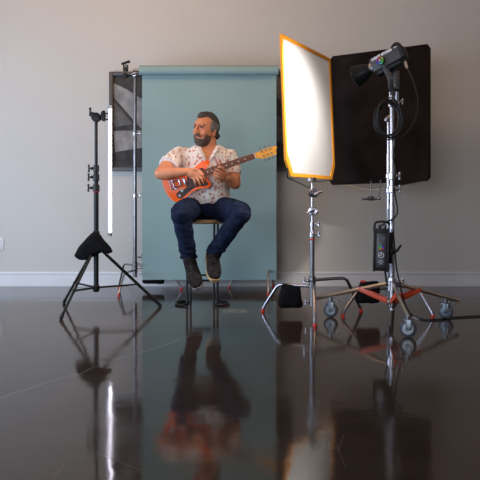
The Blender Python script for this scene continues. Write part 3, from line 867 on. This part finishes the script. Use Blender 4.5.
# cable: from plug down into a coil on the stand, then to the ballast
cc = at(388.5, 119, 4.47)
b = MB()
b.tube([pl1, at(411, 75, 4.62), at(415.5, 88, 4.58), at(418, 100, 4.56), at(417, 113, 4.54), at(411, 127, 4.52), at(403, 136, 4.49), at(397, 139, 4.475), cc + V((.02, -.003, -.125))], .0042, 10, sub=4)
for i in range(7):
    rx = .078 + .010 * math.sin(i * 2.1); rz = .116 + .013 * math.cos(i * 1.7)
    b.torus(cc + V((.012 * math.sin(i * 3), .008 * (i - 3), .006 * math.cos(i * 2.3) - .001)), (.10 * math.sin(i), 1, .06 * math.cos(i * 1.9)), rx, .0042, 40, 8, ry=rz)
bz_ = at(386, 235, 4.48)
b.tube([cc + V((.03, .0, -.11)), at(395, 142, 4.47), at(393, 155, 4.49), at(395.5, 170, 4.50), at(393.5, 185, 4.49), at(396, 200, 4.50), at(397.5, 212, 4.50), at(393, 219, 4.48), at(386, 222, 4.46), at(380, 227, 4.46)], .0052, 10, sub=4)
b.cyl(cc + V((.01, -.03, .115)), cc + V((.01, .05, .115)), .009, n=12)
tag(b.build('power_cable', M['cable'], angle=80), 'black coiled cable hanging in loops on the rolling stand under the spotlight', 'cable')

# --- ballast / control box
bl = thing('ballast', 'black power control box clamped low on the rolling stand, colour wheel on its face', 'power supply', at(381, 272, 4.44))
ya = math.radians(9); RB = Matrix.Rotation(-ya, 3, 'Z') @ Matrix.Rotation(math.radians(1.5), 3, 'Y')
bf = RB @ V((0, -1, 0)); br = RB @ V((1, 0, 0)); bu = RB @ V((0, 0, 1))
BYd = 4.42; c0 = at(381.0, 249.5, BYd + .04)
BWd, BHt, BDp = .098, .270, .09
b = MB(); b.box(c0, (BWd, BDp, BHt), RB, bevel=.006)
for s_ in (-1, 1): b.box(c0 + br * s_ * (BWd / 2 - .006) + bf * (BDp / 2), (.012, .014, BHt + .01), RB, bevel=.003)
ho = b.build('housing', M['black_plastic'], bl)
b = MB(); b.box(c0 + bf * (BDp / 2 + .0008) - bu * .004, (BWd * .62, .003, BHt * .80), RB, bevel=.001); fp2 = b.build('control_face', mat('dark_panel_face', (.035, .037, .045), .4), bl)
b = MB(); tp = c0 + bu * BHt / 2
b.tube([tp - br * .045 - bu * .03 + bf * .01, tp - br * .045 + bu * .02 + bf * .01, tp - br * .03 + bu * .042 + bf * .01, tp + br * .03 + bu * .045 + bf * .01, tp + br * .05 + bu * .03], .008, 10, sub=3); b.build('handle', M['black_plastic'], bl)
b = MB(); b.cyl(tp - br * .012 - bu * .004, tp - br * .012 + bu * .022 + bf * .01, .011, n=14); b.cyl(tp + br * .018 - bu * .004, tp + br * .022 + bu * .024 + bf * .01, .010, n=14); b.build('connector', M['chrome'], bl)
ff = c0 + bf * (BDp / 2 + .0024)
b = MB(); b.box(ff + bu * .075, (.040, .002, .026), RB); b.box(ff + bu * .049, (.034, .002, .010), RB); b.build('display', mat('dim_display', (.10, .10, .12), .2), fp2)
hue_ring('colour_wheel', ff + bu * .016, bf, bu, .001, .0165, fp2, .55)
b = MB(); b.torus(ff - bu * .034, bf, .0165, .0022, 32, 8); b.box(ff - bu * .030, (.004, .003, .018), RB); b.box(ff - bu * .036 - br * .006, (.010, .003, .004), RB); b.build('round_mark', M['lamp_print'], fp2)
for i, s_ in enumerate(('LIGHT', 'STORM', '600c')):
    text(s_, ff - bu * (.066 + .011 * i), br, bu, .0115, M['lamp_print'], fp2)
b = MB(); cxm = c0 + br * (BWd / 2 + .03)
b.box(c0 + br * (BWd / 2 + .012) + V((0, .03, .01)), (.04, .05, .20), RB, bevel=.005); b.box(c0 + br * (BWd / 2 + .028) + V((0, .03, -.01)), (.03, .05, .04), RB, bevel=.004)
b.tube([c0 + br * (BWd / 2 + .03) + bf * .01, c0 + br * (BWd / 2 + .05) - bu * .005 + bf * .02, c0 + br * (BWd / 2 + .075) + bu * .035 + bf * .03], [.012, .009, .007], 10); b.build('clamp', M['black_metal'], bl)
b = MB(); b.tube([at(385, 270, 4.47), at(386, 278, 4.47), at(388, 286, 4.46)], .007, 8, sub=3); b.build('cable_tail', M['cable'], bl)
# power cord from the box down to and along the floor
def fl_(px, py): 
    return V(((px - 240) * CAMZ / (py - 202), F * CAMZ / (py - 202), .006))
b = MB(); b.tube([at(393, 230, 4.47), at(395, 250, 4.47), at(396.5, 268, 4.46), at(400, 284, 4.45), at(402, 294, 4.45), at(404.5, 303, 4.50), fl_(411, 315) + V((0, .0, .0)), fl_(421, 319.5), fl_(434, 320.5), fl_(450, 318.5), fl_(465, 317.5), fl_(485, 316.5), fl_(520, 316)], .0052, 10, sub=5)
tag(b.build('extension_cord', M['cable'], angle=80), 'black power cord running from the control box down and across the floor to the right', 'cord')

# ------------------------------------------------------------------ stool
sx0 = at(203.5, 300, 5.42).x; sy0 = 5.47; SZ = .662
st = thing('bar_stool', 'brown wooden-seated bar stool with black wire frame under the seated man', 'stool', (sx0, sy0, 0))
b = MB(); b.lathe((sx0, sy0, SZ - .032), (0, 0, 1), [(.155, 0), (.170, .006), (.172, .022), (.165, .032)], 40); b.build('seat', M['oak'], st)
yf = F * CAMZ / (306 - 202) ; yb_ = F * CAMZ / (302.5 - 202)
for s_ in (-1, 1):
    xa = at(187 if s_ < 0 else 214, 306, yf).x; xb = at(190.5 if s_ < 0 else 217.5, 302, yb_).x; xo = at(175.5 if s_ < 0 else 229, 304, 5.37).x
    b = MB(); r = .009
    for sub_ in (0,):
        ytf, ytb = sy0 - .10, sy0 + .10
        b.tube([(xa - s_ * .0, ytf, SZ - .03), (xa, yf, .045), (xa, yf - .005, .018), (xa + s_ * .025, yf - .02, .0095), (xo - s_ * .02, yf + .01, .0095), (xo, (yf + yb_) / 2, .0095), (xo - s_ * .025, yb_, .0095),
                (xb + s_ * .02, yb_ + .015, .0095), (xb, yb_ + .012, .02), (xb, yb_ + .012, .05), (xb, ytb, SZ - .03)], r, 12, sub=4)
    b.build('leg_frame', M['black_metal'], st)
b = MB(); xa, xb = at(188, 280, 5.35).x, at(215, 280, 5.35).x
b.cyl((xa - .004, yf + .012, .195), (xb + .004, yf + .012, .195), .008, n=12); b.build('footrest', M['black_metal'], st); b = MB(); b.cyl((xa + .005, yb_ + .03, .215), (xb + .02, yb_ + .03, .215), .007, n=12); b.build('footrest', M['black_metal'], st)

# ------------------------------------------------------------------ man
TXC = -.262
mn = thing('person', 'seated bearded man in a patterned white short-sleeved shirt and dark jeans, playing guitar', 'person', (TXC, 5.45, .66))


def torso(b, grow=0, zmin=.69, zmax=1.26, bot=None):
    secs = [(.69, .150, .115, 5.50), (.76, .172, .145, 5.49), (.84, .168, .155, 5.475), (.93, .166, .155, 5.475), (1.02, .172, .142, 5.485), (1.10, .190, .130, 5.495), (1.165, .198, .118, 5.50), (1.205, .170, .098, 5.505), (1.238, .115, .078, 5.505), (1.25, .09, .07, 5.505)]
    rings = []
    for z, rx, ry, yc in secs:
        if z < zmin: continue
        rings.append(b.ring((TXC, yc, z), V((rx + grow, 0, 0)), V((0, ry + grow, 0)), 36, .9))
    b.skin(rings)


def P_(x, y, Y): return at(x, y, Y)


RS, RE, RW = P_(178, 156.5, 5.50), P_(160.5, 173.5, 5.235), P_(186, 171.8, 5.185)
LS, LE, LW = P_(230.5, 157.5, 5.50), P_(235, 183.5, 5.44), P_(226.5, 177.5, 5.29)
HR, KR, AR = P_(195, 209, 5.46), P_(181, 213, 5.08), P_(189, 259, 5.25)
HLf, KL, AL = P_(218, 209, 5.46), P_(241, 213, 5.08), P_(212.5, 254, 5.27)
HC = P_(205.6, 130.4, 5.47)    # head centre
Rh = Matrix.Rotation(math.radians(-37), 3, 'Z') @ Matrix.Rotation(math.radians(5), 3, 'Y') @ Matrix.Rotation(math.radians(2), 3, 'X')
HS = 1.10
def h(x, y, z): return HC + Rh @ (V((x, y, z)) * HS)
def hr(*r): return tuple(x * HS for x in r)
b = MB()
torso(b)
b.tube([V((TXC, 5.515, 1.17)), V((TXC + .004, 5.505, 1.23)), h(0, .03, -.07)], [.085, .076, .068], 20, round_=True)
# head volumes
b.ball(h(0, .012, .030), hr(.076, .098, .092), Rh, 28)
b.ball(h(0, -.022, -.008), hr(.068, .070, .085), Rh, 24)
b.ball(h(0, -.030, -.062), hr(.055, .056, .046), Rh, 20)
b.ball(h(0, -.040, .046), hr(.058, .050, .045), Rh, 20)
for s_ in (-1, 1):
    b.ball(h(s_ * .036, -.060, -.018), hr(.026, .024, .022), Rh, 14)     # cheeks
    b.ball(h(s_ * .026, -.083, .036), hr(.020, .011, .011), Rh, 12)      # brow ridge
    b.ball(h(s_ * .012, -.096, -.020), hr(.010, .012, .008), Rh, 12)     # nostril wings
    b.ball(h(s_ * .077, .012, -.005), hr(.010, .020, .031), Rh @ Matrix.Rotation(s_ * .35, 3, 'Z'), 16)  # ears
    b.ball(h(s_ * .074, .004, -.024), hr(.009, .012, .014), Rh, 12)
b.tube([h(0, -.086, .034), h(0, -.100, .012), h(0, -.112, -.012), h(0, -.104, -.022)], [.010 * HS, .012 * HS, .016 * HS, .011 * HS], 12, round_=True)
# arms
b.tube([RS, RS.lerp(RE, .5) + V((-.012, .005, -.008)), RE], [.062, .055, .047], 20, round_=True)
b.tube([RE, RE.lerp(RW, .3) + V((0, 0, -.004)), RE.lerp(RW, .7), RW], [.047, .049, .037, .029], 20, round_=True)
b.tube([LS, LS.lerp(LE, .5), LE], [.060, .054, .047], 20, round_=True)
b.tube([LE, LE.lerp(LW, .35) + V((.006, 0, -.008)), LE.lerp(LW, .75), LW], [.046, .047, .036, .030], 20, round_=True)
# right (strumming) hand
b.tube([RW, P_(191, 172.5, 5.175), P_(196, 174.6, 5.178)], [.029, .036, .034], 16, flat=.5, side=(.3, 0, 1), round_=True)
for kx, ky, mx, my, tx, ty, r in ((197.5, 171.5, 201.8, 175, 205.0, 179.8, .0092), (197, 174, 200.8, 178.6, 203.4, 183.2, .0095), (195.5, 176.4, 198.3, 181, 200.0, 185.2, .0092), (193.3, 178.3, 195.0, 182, 196.0, 185.8, .008)):
    b.tube([P_(kx - 3, ky - 1, 5.183), P_(kx, ky, 5.172), P_(mx, my, 5.168), P_((mx + tx) / 2, (my + ty) / 2, 5.180), P_(tx, ty, 5.205)], [r * 1.1, r * 1.08, r, r * .92, r * .8], 12, round_=True)
b.tube([P_(190, 170.5, 5.175), P_(195.5, 169.6, 5.168), P_(200.2, 171.4, 5.178), P_(203.3, 174.6, 5.195)], [.013, .012, .0105, .009], 12, round_=True)
# left (fretting) hand: palm below and behind the neck, fingers round the front
b.tube([LW, P_(224.6, 176.5, 5.285), P_(223, 177.2, 5.275)], [.030, .036, .030], 16, flat=.6, side=(-.5, 0, 1), round_=True)
for i, (kx, ky, mx, my, tx, ty) in enumerate(((226.2, 173.2, 223.2, 168.0, 218.2, 166.9), (224.6, 176, 220.6, 171.2, 215.6, 169.4), (222.6, 178.4, 218.6, 174.4, 214.0, 172.0), (220.6, 180.6, 216.6, 177.6, 212.6, 174.8))):
    r = (.0095, .0098, .0095, .0082)[i]
    b.tube([P_(kx + 1, ky + 1.5, 5.275), P_(kx, ky, 5.245), P_(mx, my, 5.215), P_((mx + tx) / 2 - .3, (my + ty) / 2 - .5, 5.212), P_(tx, ty, 5.226)], [r * 1.2, r * 1.1, r, r * .95, r * .82], 12, round_=True)
b.tube([P_(225.5, 175.5, 5.30), P_(223, 168.5, 5.300), P_(220.5, 163.4, 5.280)], [.014, .012, .010], 12, round_=True)
# legs
b.tube([HR, HR.lerp(KR, .5), KR], [.080, .070, .048], 16, round_=True); b.tube([KR, KR.lerp(AR, .35), AR], [.046, .045, .034], 16, round_=True)
b.tube([HLf, HLf.lerp(KL, .5), KL], [.080, .070, .048], 16, round_=True); b.tube([KL, KL.lerp(AL, .35), AL], [.046, .045, .034], 16, round_=True)
TR, TL = P_(193.5, 279, 5.15), P_(213.5, 270, 5.15)
b.tube([AR, AR.lerp(TR, .5) + V((0, 0, .0)), TR], [.030, .022, .014], 14, round_=True); b.tube([AL, AL.lerp(TL, .5), TL], [.030, .022, .014], 14, round_=True)
body = b.build('body', M['skin'], mn, fuse=.0042, smooth_it=2)

# shirt
b = MB()
torso(b, .014, .75)
b.tube([V((TXC, 5.515, 1.15)), V((TXC + .002, 5.512, 1.235))], [.11, .078], 20)
RSe = P_(168.0, 165.4, 5.345); LSe = P_(233.4, 174.6, 5.46)
b.tube([RS + V((.06, .01, -.01)), RS + V((.01, 0, .004)), RS.lerp(RSe, .6), RSe], [.085, .078, .076, .076], 24)
b.tube([LS + V((-.06, .01, -.01)), LS + V((-.01, 0, .004)), LS.lerp(LSe, .6), LSe], [.085, .076, .066, .062], 24)


def shirt_post(me):
    bm = bmesh.new(); bm.from_mesh(me)
    for v in bm.verts:
        p = v.co
        f = .006 * noise.noise(V((p.x * 16, p.y * 16, p.z * 9))) + .003 * noise.noise(p * 34)
        if p.z < .93: f += .006 * math.sin(p.x * 38 + p.z * 25) * min(1, (.93 - p.z) * 7)
        v.co += v.normal * f
    # open neck: V down the front, and the neck hole
    dead = []
    for f in bm.faces:
        c = f.calc_center_median()
        t = (c.z - 1.105) / (1.26 - 1.105)
        if c.y < 5.48 and t > 0 and abs(c.x - (TXC + .012)) < .070 * t: dead.append(f)
        elif c.z > 1.245 and abs(c.x - TXC) < .09: dead.append(f)
    bmesh.ops.delete(bm, geom=dead, context='FACES'); bm.to_mesh(me); bm.free()


shirt = b.build('shirt', M['shirt'], mn, fuse=.0065, smooth_it=2, post=shirt_post)
# collar flaps and placket
b = MB()
for s_ in (-1, 1):
    xs = TXC + .012
    b.tube([V((xs + s_ * .055, 5.565, 1.235)), V((xs + s_ * .078, 5.50, 1.24)), V((xs + s_ * .066, 5.425, 1.218)), V((xs + s_ * .040, 5.375, 1.175)), V((xs + s_ * .016, 5.352, 1.125))], [.022, .024, .026, .024, .010], 12, flat=.28, side=(s_ * .9, -.2, .5), sub=4)
b.build('collar', M['shirt'], mn)
b = MB()
for z in (1.06, .98, .90, .83):
    b = MB(); b.lathe(V((TXC + .012, 5.311 + (.014 if z > 1.03 else 0), z)), (0, -1, 0), [(.005, 0), (.006, .003)], 12)
    b.build('button', M['ivory'], shirt)

# jeans
b = MB()
b.ball((TXC, 5.475, .755), (.182, .165, .098), seg=24)
b.tube([HR + V((.01, .03, -.005)), HR.lerp(KR, .5) + V((-.008, 0, .004)), KR, KR + V((0, -.002, -.01))], [.100, .097, .083, .076], 22, round_=True)
b.tube([KR + V((0, .008, .004)), KR.lerp(AR, .3), KR.lerp(AR, .65) + V((.002, .0, 0)), AR + V((-.003, 0, .022)), AR + V((-.003, 0, -.002))], [.074, .070, .063, .064, .062], 22)
b.tube([HLf + V((-.01, .03, -.005)), HLf.lerp(KL, .5) + V((.008, 0, .004)), KL, KL + V((0, -.002, -.01))], [.100, .097, .083, .076], 22, round_=True)
b.tube([KL + V((0, .008, .004)), KL.lerp(AL, .3), KL.lerp(AL, .65) + V((.004, .0, 0)), AL.lerp(KL, .07), AL.lerp(KL, .01)], [.074, .070, .063, .063, .060], 22)


def jean_post(me):
    bm = bmesh.new(); bm.from_mesh(me); bm.normal_update()
    for v in bm.verts:
        p = v.co
        f = .007 * noise.noise(V((p.x * 12, p.y * 12, p.z * 20))) + .003 * noise.noise(p * 40)
        if p.z < .5: f += .0045 * math.sin(p.z * 150 + 3 * noise.noise(p * 12)) * min(1, (.5 - p.z) * 9)
        v.co += v.normal * f
    bm.to_mesh(me); bm.free()


b.build('jeans', M['denim'], mn, fuse=.007, smooth_it=3, post=jean_post)

# shoes: loft from heel to toe
for nm, A, T, roll, tan in (('r', AR, P_(195.5, 284, 5.12), .15, 1), ('l', AL, P_(216, 275, 5.12), -.35, -1)):
    d = (T - (A + V((0, .03, -.01)))).normalized()
    up = V((0, -1, .35)); up = (up - d * up.dot(d)).normalized(); sd = d.cross(up)
    up = (Matrix.Rotation(roll, 3, d) @ up); sd = d.cross(up)
    hb = A - up * .055 - d * .055
    Ln = (T - hb).length + .03
    b = MB(); rings = []
    for t, wd, ht, lift in ((0, .022, .030, .034), (.03, .034, .046, .044), (.15, .040, .056, .056), (.32, .040, .058, .058), (.45, .042, .044, .044), (.62, .048, .034, .034), (.8, .047, .026, .027), (.93, .036, .019, .020), (.99, .016, .011, .014)):
        rings.append(b.ring(hb + d * (t * Ln) + up * lift, sd * wd * 1.16, up * ht * 1.1, 24, .85))
    b.skin(rings)
    sh = b.build('shoe', M['shoe'], mn, fuse=.004, smooth_it=3)
    b = MB(); rings = []
    for t, wd in ((-.02, .022), (.03, .036), (.18, .043), (.4, .040), (.65, .050), (.82, .049), (.95, .038), (1.01, .018)):
        rings.append(b.ring(hb + d * (t * Ln) + up * .0, sd * wd * 1.07, up * .015, 20, .6))
    b.skin(rings); b.build('sole', M['sole_tan'] if tan < 0 else M['sole_grey'], sh)
    b = MB()
    for j in range(5):
        c = hb + d * Ln * (.42 + .07 * j) + up * (.092 - .009 * j)
        b.tube([c - sd * .022 - up * .006, c + up * .003, c + sd * .022 - up * .006], .003, 8)
    b.build('lace', M['sole_grey'], sh)

# hair and beard: shells pushed out where hair grows, sunk under the skin elsewhere
def shell(name, m_, cen, rad, fn, parent=body, seg=72):
    bm = bmesh.new(); bmesh.ops.create_uvsphere(bm, u_segments=seg, v_segments=seg // 2, radius=1)
    for v in bm.verts:
        n_ = v.co.copy(); k = fn(n_)
        q_ = V((n_.x * rad[0], n_.y * rad[1], n_.z * rad[2])) * k + V(cen)
        v.co = h(*q_)
    q = MB(); q.bm.free(); q.bm = bm
    return q.build(name, m_, parent, angle=180)


def sm(x, a, b_): x = min(1, max(0, (x - a) / (b_ - a))); return x * x * (3 - 2 * x)


def hair_fn(n):
    # front (y<0) hairline high, sides come down, back down to nape
    line = .56 if n.y < -.45 else (.56 - (n.y + .45) * 1.25 if n.y < .15 else -.19 - (n.y - .15) * .9)
    line += .16 * sm(n.x, .1, .6) * (n.y < -.2) + .05 * noise.noise(V((n.x * 16, 2, n.y * 6)))
    m_ = sm(n.z - line, -.05, .17)
    puff = 1.05 + .05 * sm(n.z, .35, .95) + .07 * sm(-n.y, .1, .7) * sm(n.z, .55, .85) + .03 * noise.noise(V((n.x * 5, n.y * 5, n.z * 5))) + .05 * noise.noise(V((n.x * 24, n.y * 5, n.z * 14)))
    return .90 + (puff - .90) * m_


shell('hair', M['hair'], (0, .012, .030), (.080, .102, .096), hair_fn)


def side_fn(n):
    m_ = sm(abs(n.x) + .12 * noise.noise(n * 8), .60, .92) * sm(n.y + .15 * n.z + .1 * noise.noise(n * 10), -.50, -.26) * (1 - sm(n.y, .35, .6)) * (1 - sm(n.z + .2 * noise.noise(n * 7), .15, .6)) * sm(n.z, -.55, -.35)
    return .80 + (.262 + .02 * noise.noise(n * 12)) * m_


shell('side_hair', M['hair_grey'], (0, .012, .030), (.0835, .106, .097), side_fn)
b = MB(); 
for i in range(7):
    c = h(.050 - .012 * i, .088 + .004 * math.sin(i * 2), -.045 + .008 * math.cos(i * 1.7)); b.ball(c, (.013, .013, .017), seg=10)
for i in range(4):
    c = h(.073 - .004 * i, .050 + .010 * i, -.030 - .007 * (i % 2)); b.ball(c, (.011, .012, .016), seg=10)
b.build('neck_curls', M['hair'], body, fuse=.003, smooth_it=1)


def beard_fn(n):
    a = abs(n.x)
    # covers chin, jaw; leaves mouth opening; climbs to the sideburns at the sides
    line = -.20 + .80 * sm(a, .70, .98)
    m_ = sm(line - n.z + .12 * noise.noise(n * 9), -.14, .16) * (1 - sm(n.y, .35, .65))
    puff = 1.05 + .05 * sm(-n.z, .2, .9) + .04 * noise.noise(V((n.x * 7, n.y * 7, n.z * 4))) + .03 * noise.noise(n * 22)
    return .72 + (puff - .72) * m_


shell('beard', M['beard'], (0, -.028, -.046), (.0595, .066, .072), beard_fn)
b = MB()
for s_ in (-1, 1): b.tube([h(s_ * .003, -.102, -.033), h(s_ * .016, -.097, -.037), h(s_ * .029, -.086, -.052)], [.0065, .007, .005], 10, round_=True)
b.build('moustache', M['beard'], body, fuse=.003)
b = MB(); b.tube([h(-.020, -.088, -.046), h(0, -.101, -.046), h(.020, -.088, -.046)], [.004, .0068, .004], 10, round_=True); b.build('lips', M['lip'], body)
for s_ in (-1, 1):
    b = MB(); c = h(s_ * .029, -.0765, .018); b.ball(c, hr(.0115, .0085, .0048), Rh, 16); ey = b.build('eye', M['eye'], body)
    b = MB(); b.ball(h(s_ * .029 - .002, -.0838, .018), hr(.0048, .0028, .0046), Rh, 12); b.build('iris', M['iris'], ey)
    b = MB(); b.tube([h(s_ * .014, -.092, .034), h(s_ * .028, -.090, .038), h(s_ * .044, -.075, .034)], [.0035, .0048, .003], 8, round_=True, sub=3); b.build('eyebrow', M['hair'], body)
    b = MB(); b.tube([h(s_ * .016, -.083, .021), h(s_ * .029, -.0875, .0265), h(s_ * .042, -.079, .021)], [.002, .0028, .002], 8, round_=True, sub=3); b.build('eyelid', M['hair'], ey)

# ------------------------------------------------------------------ guitar
GY = 5.250
gt = thing('electric_guitar', 'orange electric guitar with dark pickguard held across the man\'s lap', 'guitar', at(185, 200, GY))
def gp(L_, Y=GY, s=1):   # smooth closed outline through points
    P = [at(x, y, GY) for x, y in L_]; out = []; m = len(P)
    for i in range(m):
        p0, p1, p2, p3 = P[i - 1], P[i], P[(i + 1) % m], P[(i + 2) % m]
        for j in range(s):
            t = j / s; q = 0.5 * ((2 * p1) + (p2 - p0) * t + (2 * p0 - 5 * p1 + 4 * p2 - p3) * t * t + (3 * p1 - p0 - 3 * p2 + p3) * t ** 3)
            out.append(V((q.x, Y, q.z)))
    return out
body_l = [(207.8, 160.2), (209.8, 161.8), (208.8, 164.5), (206.2, 168), (205.2, 171.5), (205.2, 176), (207, 179.8), (210, 182), (211.3, 184.5), (209.5, 187), (205, 188.2), (199.6, 188.6), (193, 191.6), (187, 196.6), (181.5, 200.6), (176, 202), (170.4, 198.4), (165.2, 190.6),
          (162.4, 182.4), (162.8, 175.8), (167.5, 171.6), (175, 170.8), (183, 171.6), (190, 170.6), (195.5, 166.6), (201, 162)]
b = MB(); b.prism(gp(body_l, s=4), (0, .042, 0), bevel=.006); b.build('body', M['guitar'], gt)
b = MB(); pg = [(199.5, 168.6), (203.6, 168.8), (204, 177), (206, 181.3), (208.6, 184), (205, 186), (199, 186.4), (193, 188.8), (188, 192.6), (184, 196.6), (180.5, 198.6), (177.3, 197.4), (176.6, 193.6), (180, 190.4), (186, 187.6), (187.2, 182), (187.4, 176.5), (191, 172.6)]
b.prism(gp(pg, GY - .0035, 4), (0, .004, 0)); pgd = b.build('pickguard', M['tortoise'], gt)
gu = V((1, 0, .34)).normalized(); gv = V((-.34, 0, 1)).normalized(); gn = V((0, -1, 0))
Rg = Matrix((gu, -gn, gv)).transposed()
def gat(x, y, dy=0): p_ = at(x, y, GY); return V((p_.x, GY - dy, p_.z))
# neck (behind) and fretboard
nk = [(197, 175.6), (254.8, 155.9)]
A = gat(*nk[0]); B = gat(*nk[1]); Ld = (B - A).length
b = MB(); wv0, wv1 = .0275, .0215
b.prism([A - gv * wv0 + gn * .005, B - gv * wv1 + gn * .005, B + gv * wv1 + gn * .005, A + gv * wv0 + gn * .005], gn * .007, bevel=.001); fb = b.build('fretboard', M['fretboard'], gt)
b = MB(); b.tube([gat(203, 173.5) + gn * -.010, gat(253.5, 156.2) + gn * -.006], [.021, .018], 16, flat=.55, side=gv); b.build('neck', M['maple'], gt)
b = MB()
for i in range(19):
    t = 2 ** (-i / 12); p_ = B.lerp(gat(181, 181.2), 1 - t)
    if (p_ - B).length > Ld: break
    f_ = (p_ - B).length / Ld; wv = wv1 + (wv0 - wv1) * f_
    b.box(p_ + gn * .0122, (.0012, .002, wv * 1.96), Rg)
b.build('frets', M['chrome_dark'], fb)
for x in (249.5, 245, 238.5, 232, 226.5, 221.2, 216.2, 211.8, 207.6):
    y = 175.6 + (x - 197) * (155.9 - 175.6) / (254.8 - 197)
    b = MB(); b.lathe(gat(x, y) + gn * .0118, gn, [(.0045, 0), (.0045, .001)], 14)
    if x != 249.5: b.build('inlay_dot', M['ivory'], fb)
    else: b.bm.free()
b = MB(); b.box(B + gn * .010, (.006, .010, wv1 * 2), Rg, bevel=.001); b.build('nut', M['ivory'], gt)
hd = [(254.6, 153.2), (257, 152.6), (260, 150.8), (265, 148.8), (270, 147.2), (276.4, 145.8), (277.2, 147.4), (275.6, 150.2), (277.0, 154.2), (272, 155.8), (267, 157.6), (263.4, 158.6), (259, 158.2), (255.9, 158.3)]
b = MB(); b.prism(gp(hd, GY - .003, 1), (0, .014, 0), bevel=.002); hdo = b.build('headstock', M['maple'], gt)
for x, y, s_ in ((261.5, 151.7, 1), (266, 150.4, 1), (270.5, 149.0, 1), (263.8, 156.0, -1), (267.8, 154.6, -1), (271.8, 153.2, -1)):
    b = MB(); c = gat(x, y) + gn * .003
    b.cyl(c, c + gn * .012, .0045, n=12); b.lathe(c, gn, [(.008, 0), (.008, .002)], 14)
    e = c + gv * s_ * .034 - gn * .010; b.cyl(c + gv * s_ * .008 - gn * .010, e, .003, n=8); b.ball(e, (.008, .005, .007), Rg, 12)
    b.build('tuner', M['chrome_dark'], hdo)
# strings
b = MB()
for i in range(6):
    o2 = (i - 2.5) / 5
    b.tube([gat(181, 181.2) + gv * o2 * .050 + gn * .016, B + gv * o2 * .034 + gn * .016], .00035, 5)
b.build('strings', M['chrome'], gt)
# pickups, bridge, vibrato, knobs
for x, y in ((196.5, 175.8), (184.6, 181.2)):
    b = MB(); b.box(gat(x, y) + gn * .006, (.022, .010, .062), Rg @ Matrix.Rotation(.0, 3, 'Y'), bevel=.004); b.build('pickup', M['chrome'], gt)
b = MB(); b.box(gat(179.6, 182.0) + gn * .006, (.014, .012, .060), Rg, bevel=.003); b.build('bridge', M['chrome'], gt)
b = MB(); c = gat(173.5, 184.6)
b.cyl(c + gv * .032 + gn * .010, c - gv * .032 + gn * .010, .0055, n=14)
b.tube([c + gv * .034 + gn * .010, c + gv * .034 - gu * .024 + gn * .008, c - gv * .034 - gu * .024 + gn * .008, c - gv * .034 + gn * .010], .005, 10)
b.tube([c + gv * .024 + gn * .008, c + gv * .024 + gu * .045 + gn * .008], .0045, 8); b.tube([c - gv * .026 + gn * .008, c - gv * .026 + gu * .045 + gn * .008], .0045, 8)
b.tube([c - gv * .026 + gn * .012, gat(178, 189.6) + gn * .022, gat(184, 189.4) + gn * .024, gat(192, 187.2) + gn * .020], [.0028, .0028, .0028, .005], 10, sub=3, round_=True)
b.build('vibrato', M['chrome'], gt)
for x, y in ((182.2, 191.0), (179.8, 195.6)):  # two control knobs
    b = MB(); b.lathe(gat(x, y) + gn * .003, gn, [(.0115, 0), (.0115, .004), (.009, .012), (.0085, .014)], 20); b.build('knob', M['chrome_dark'], gt)
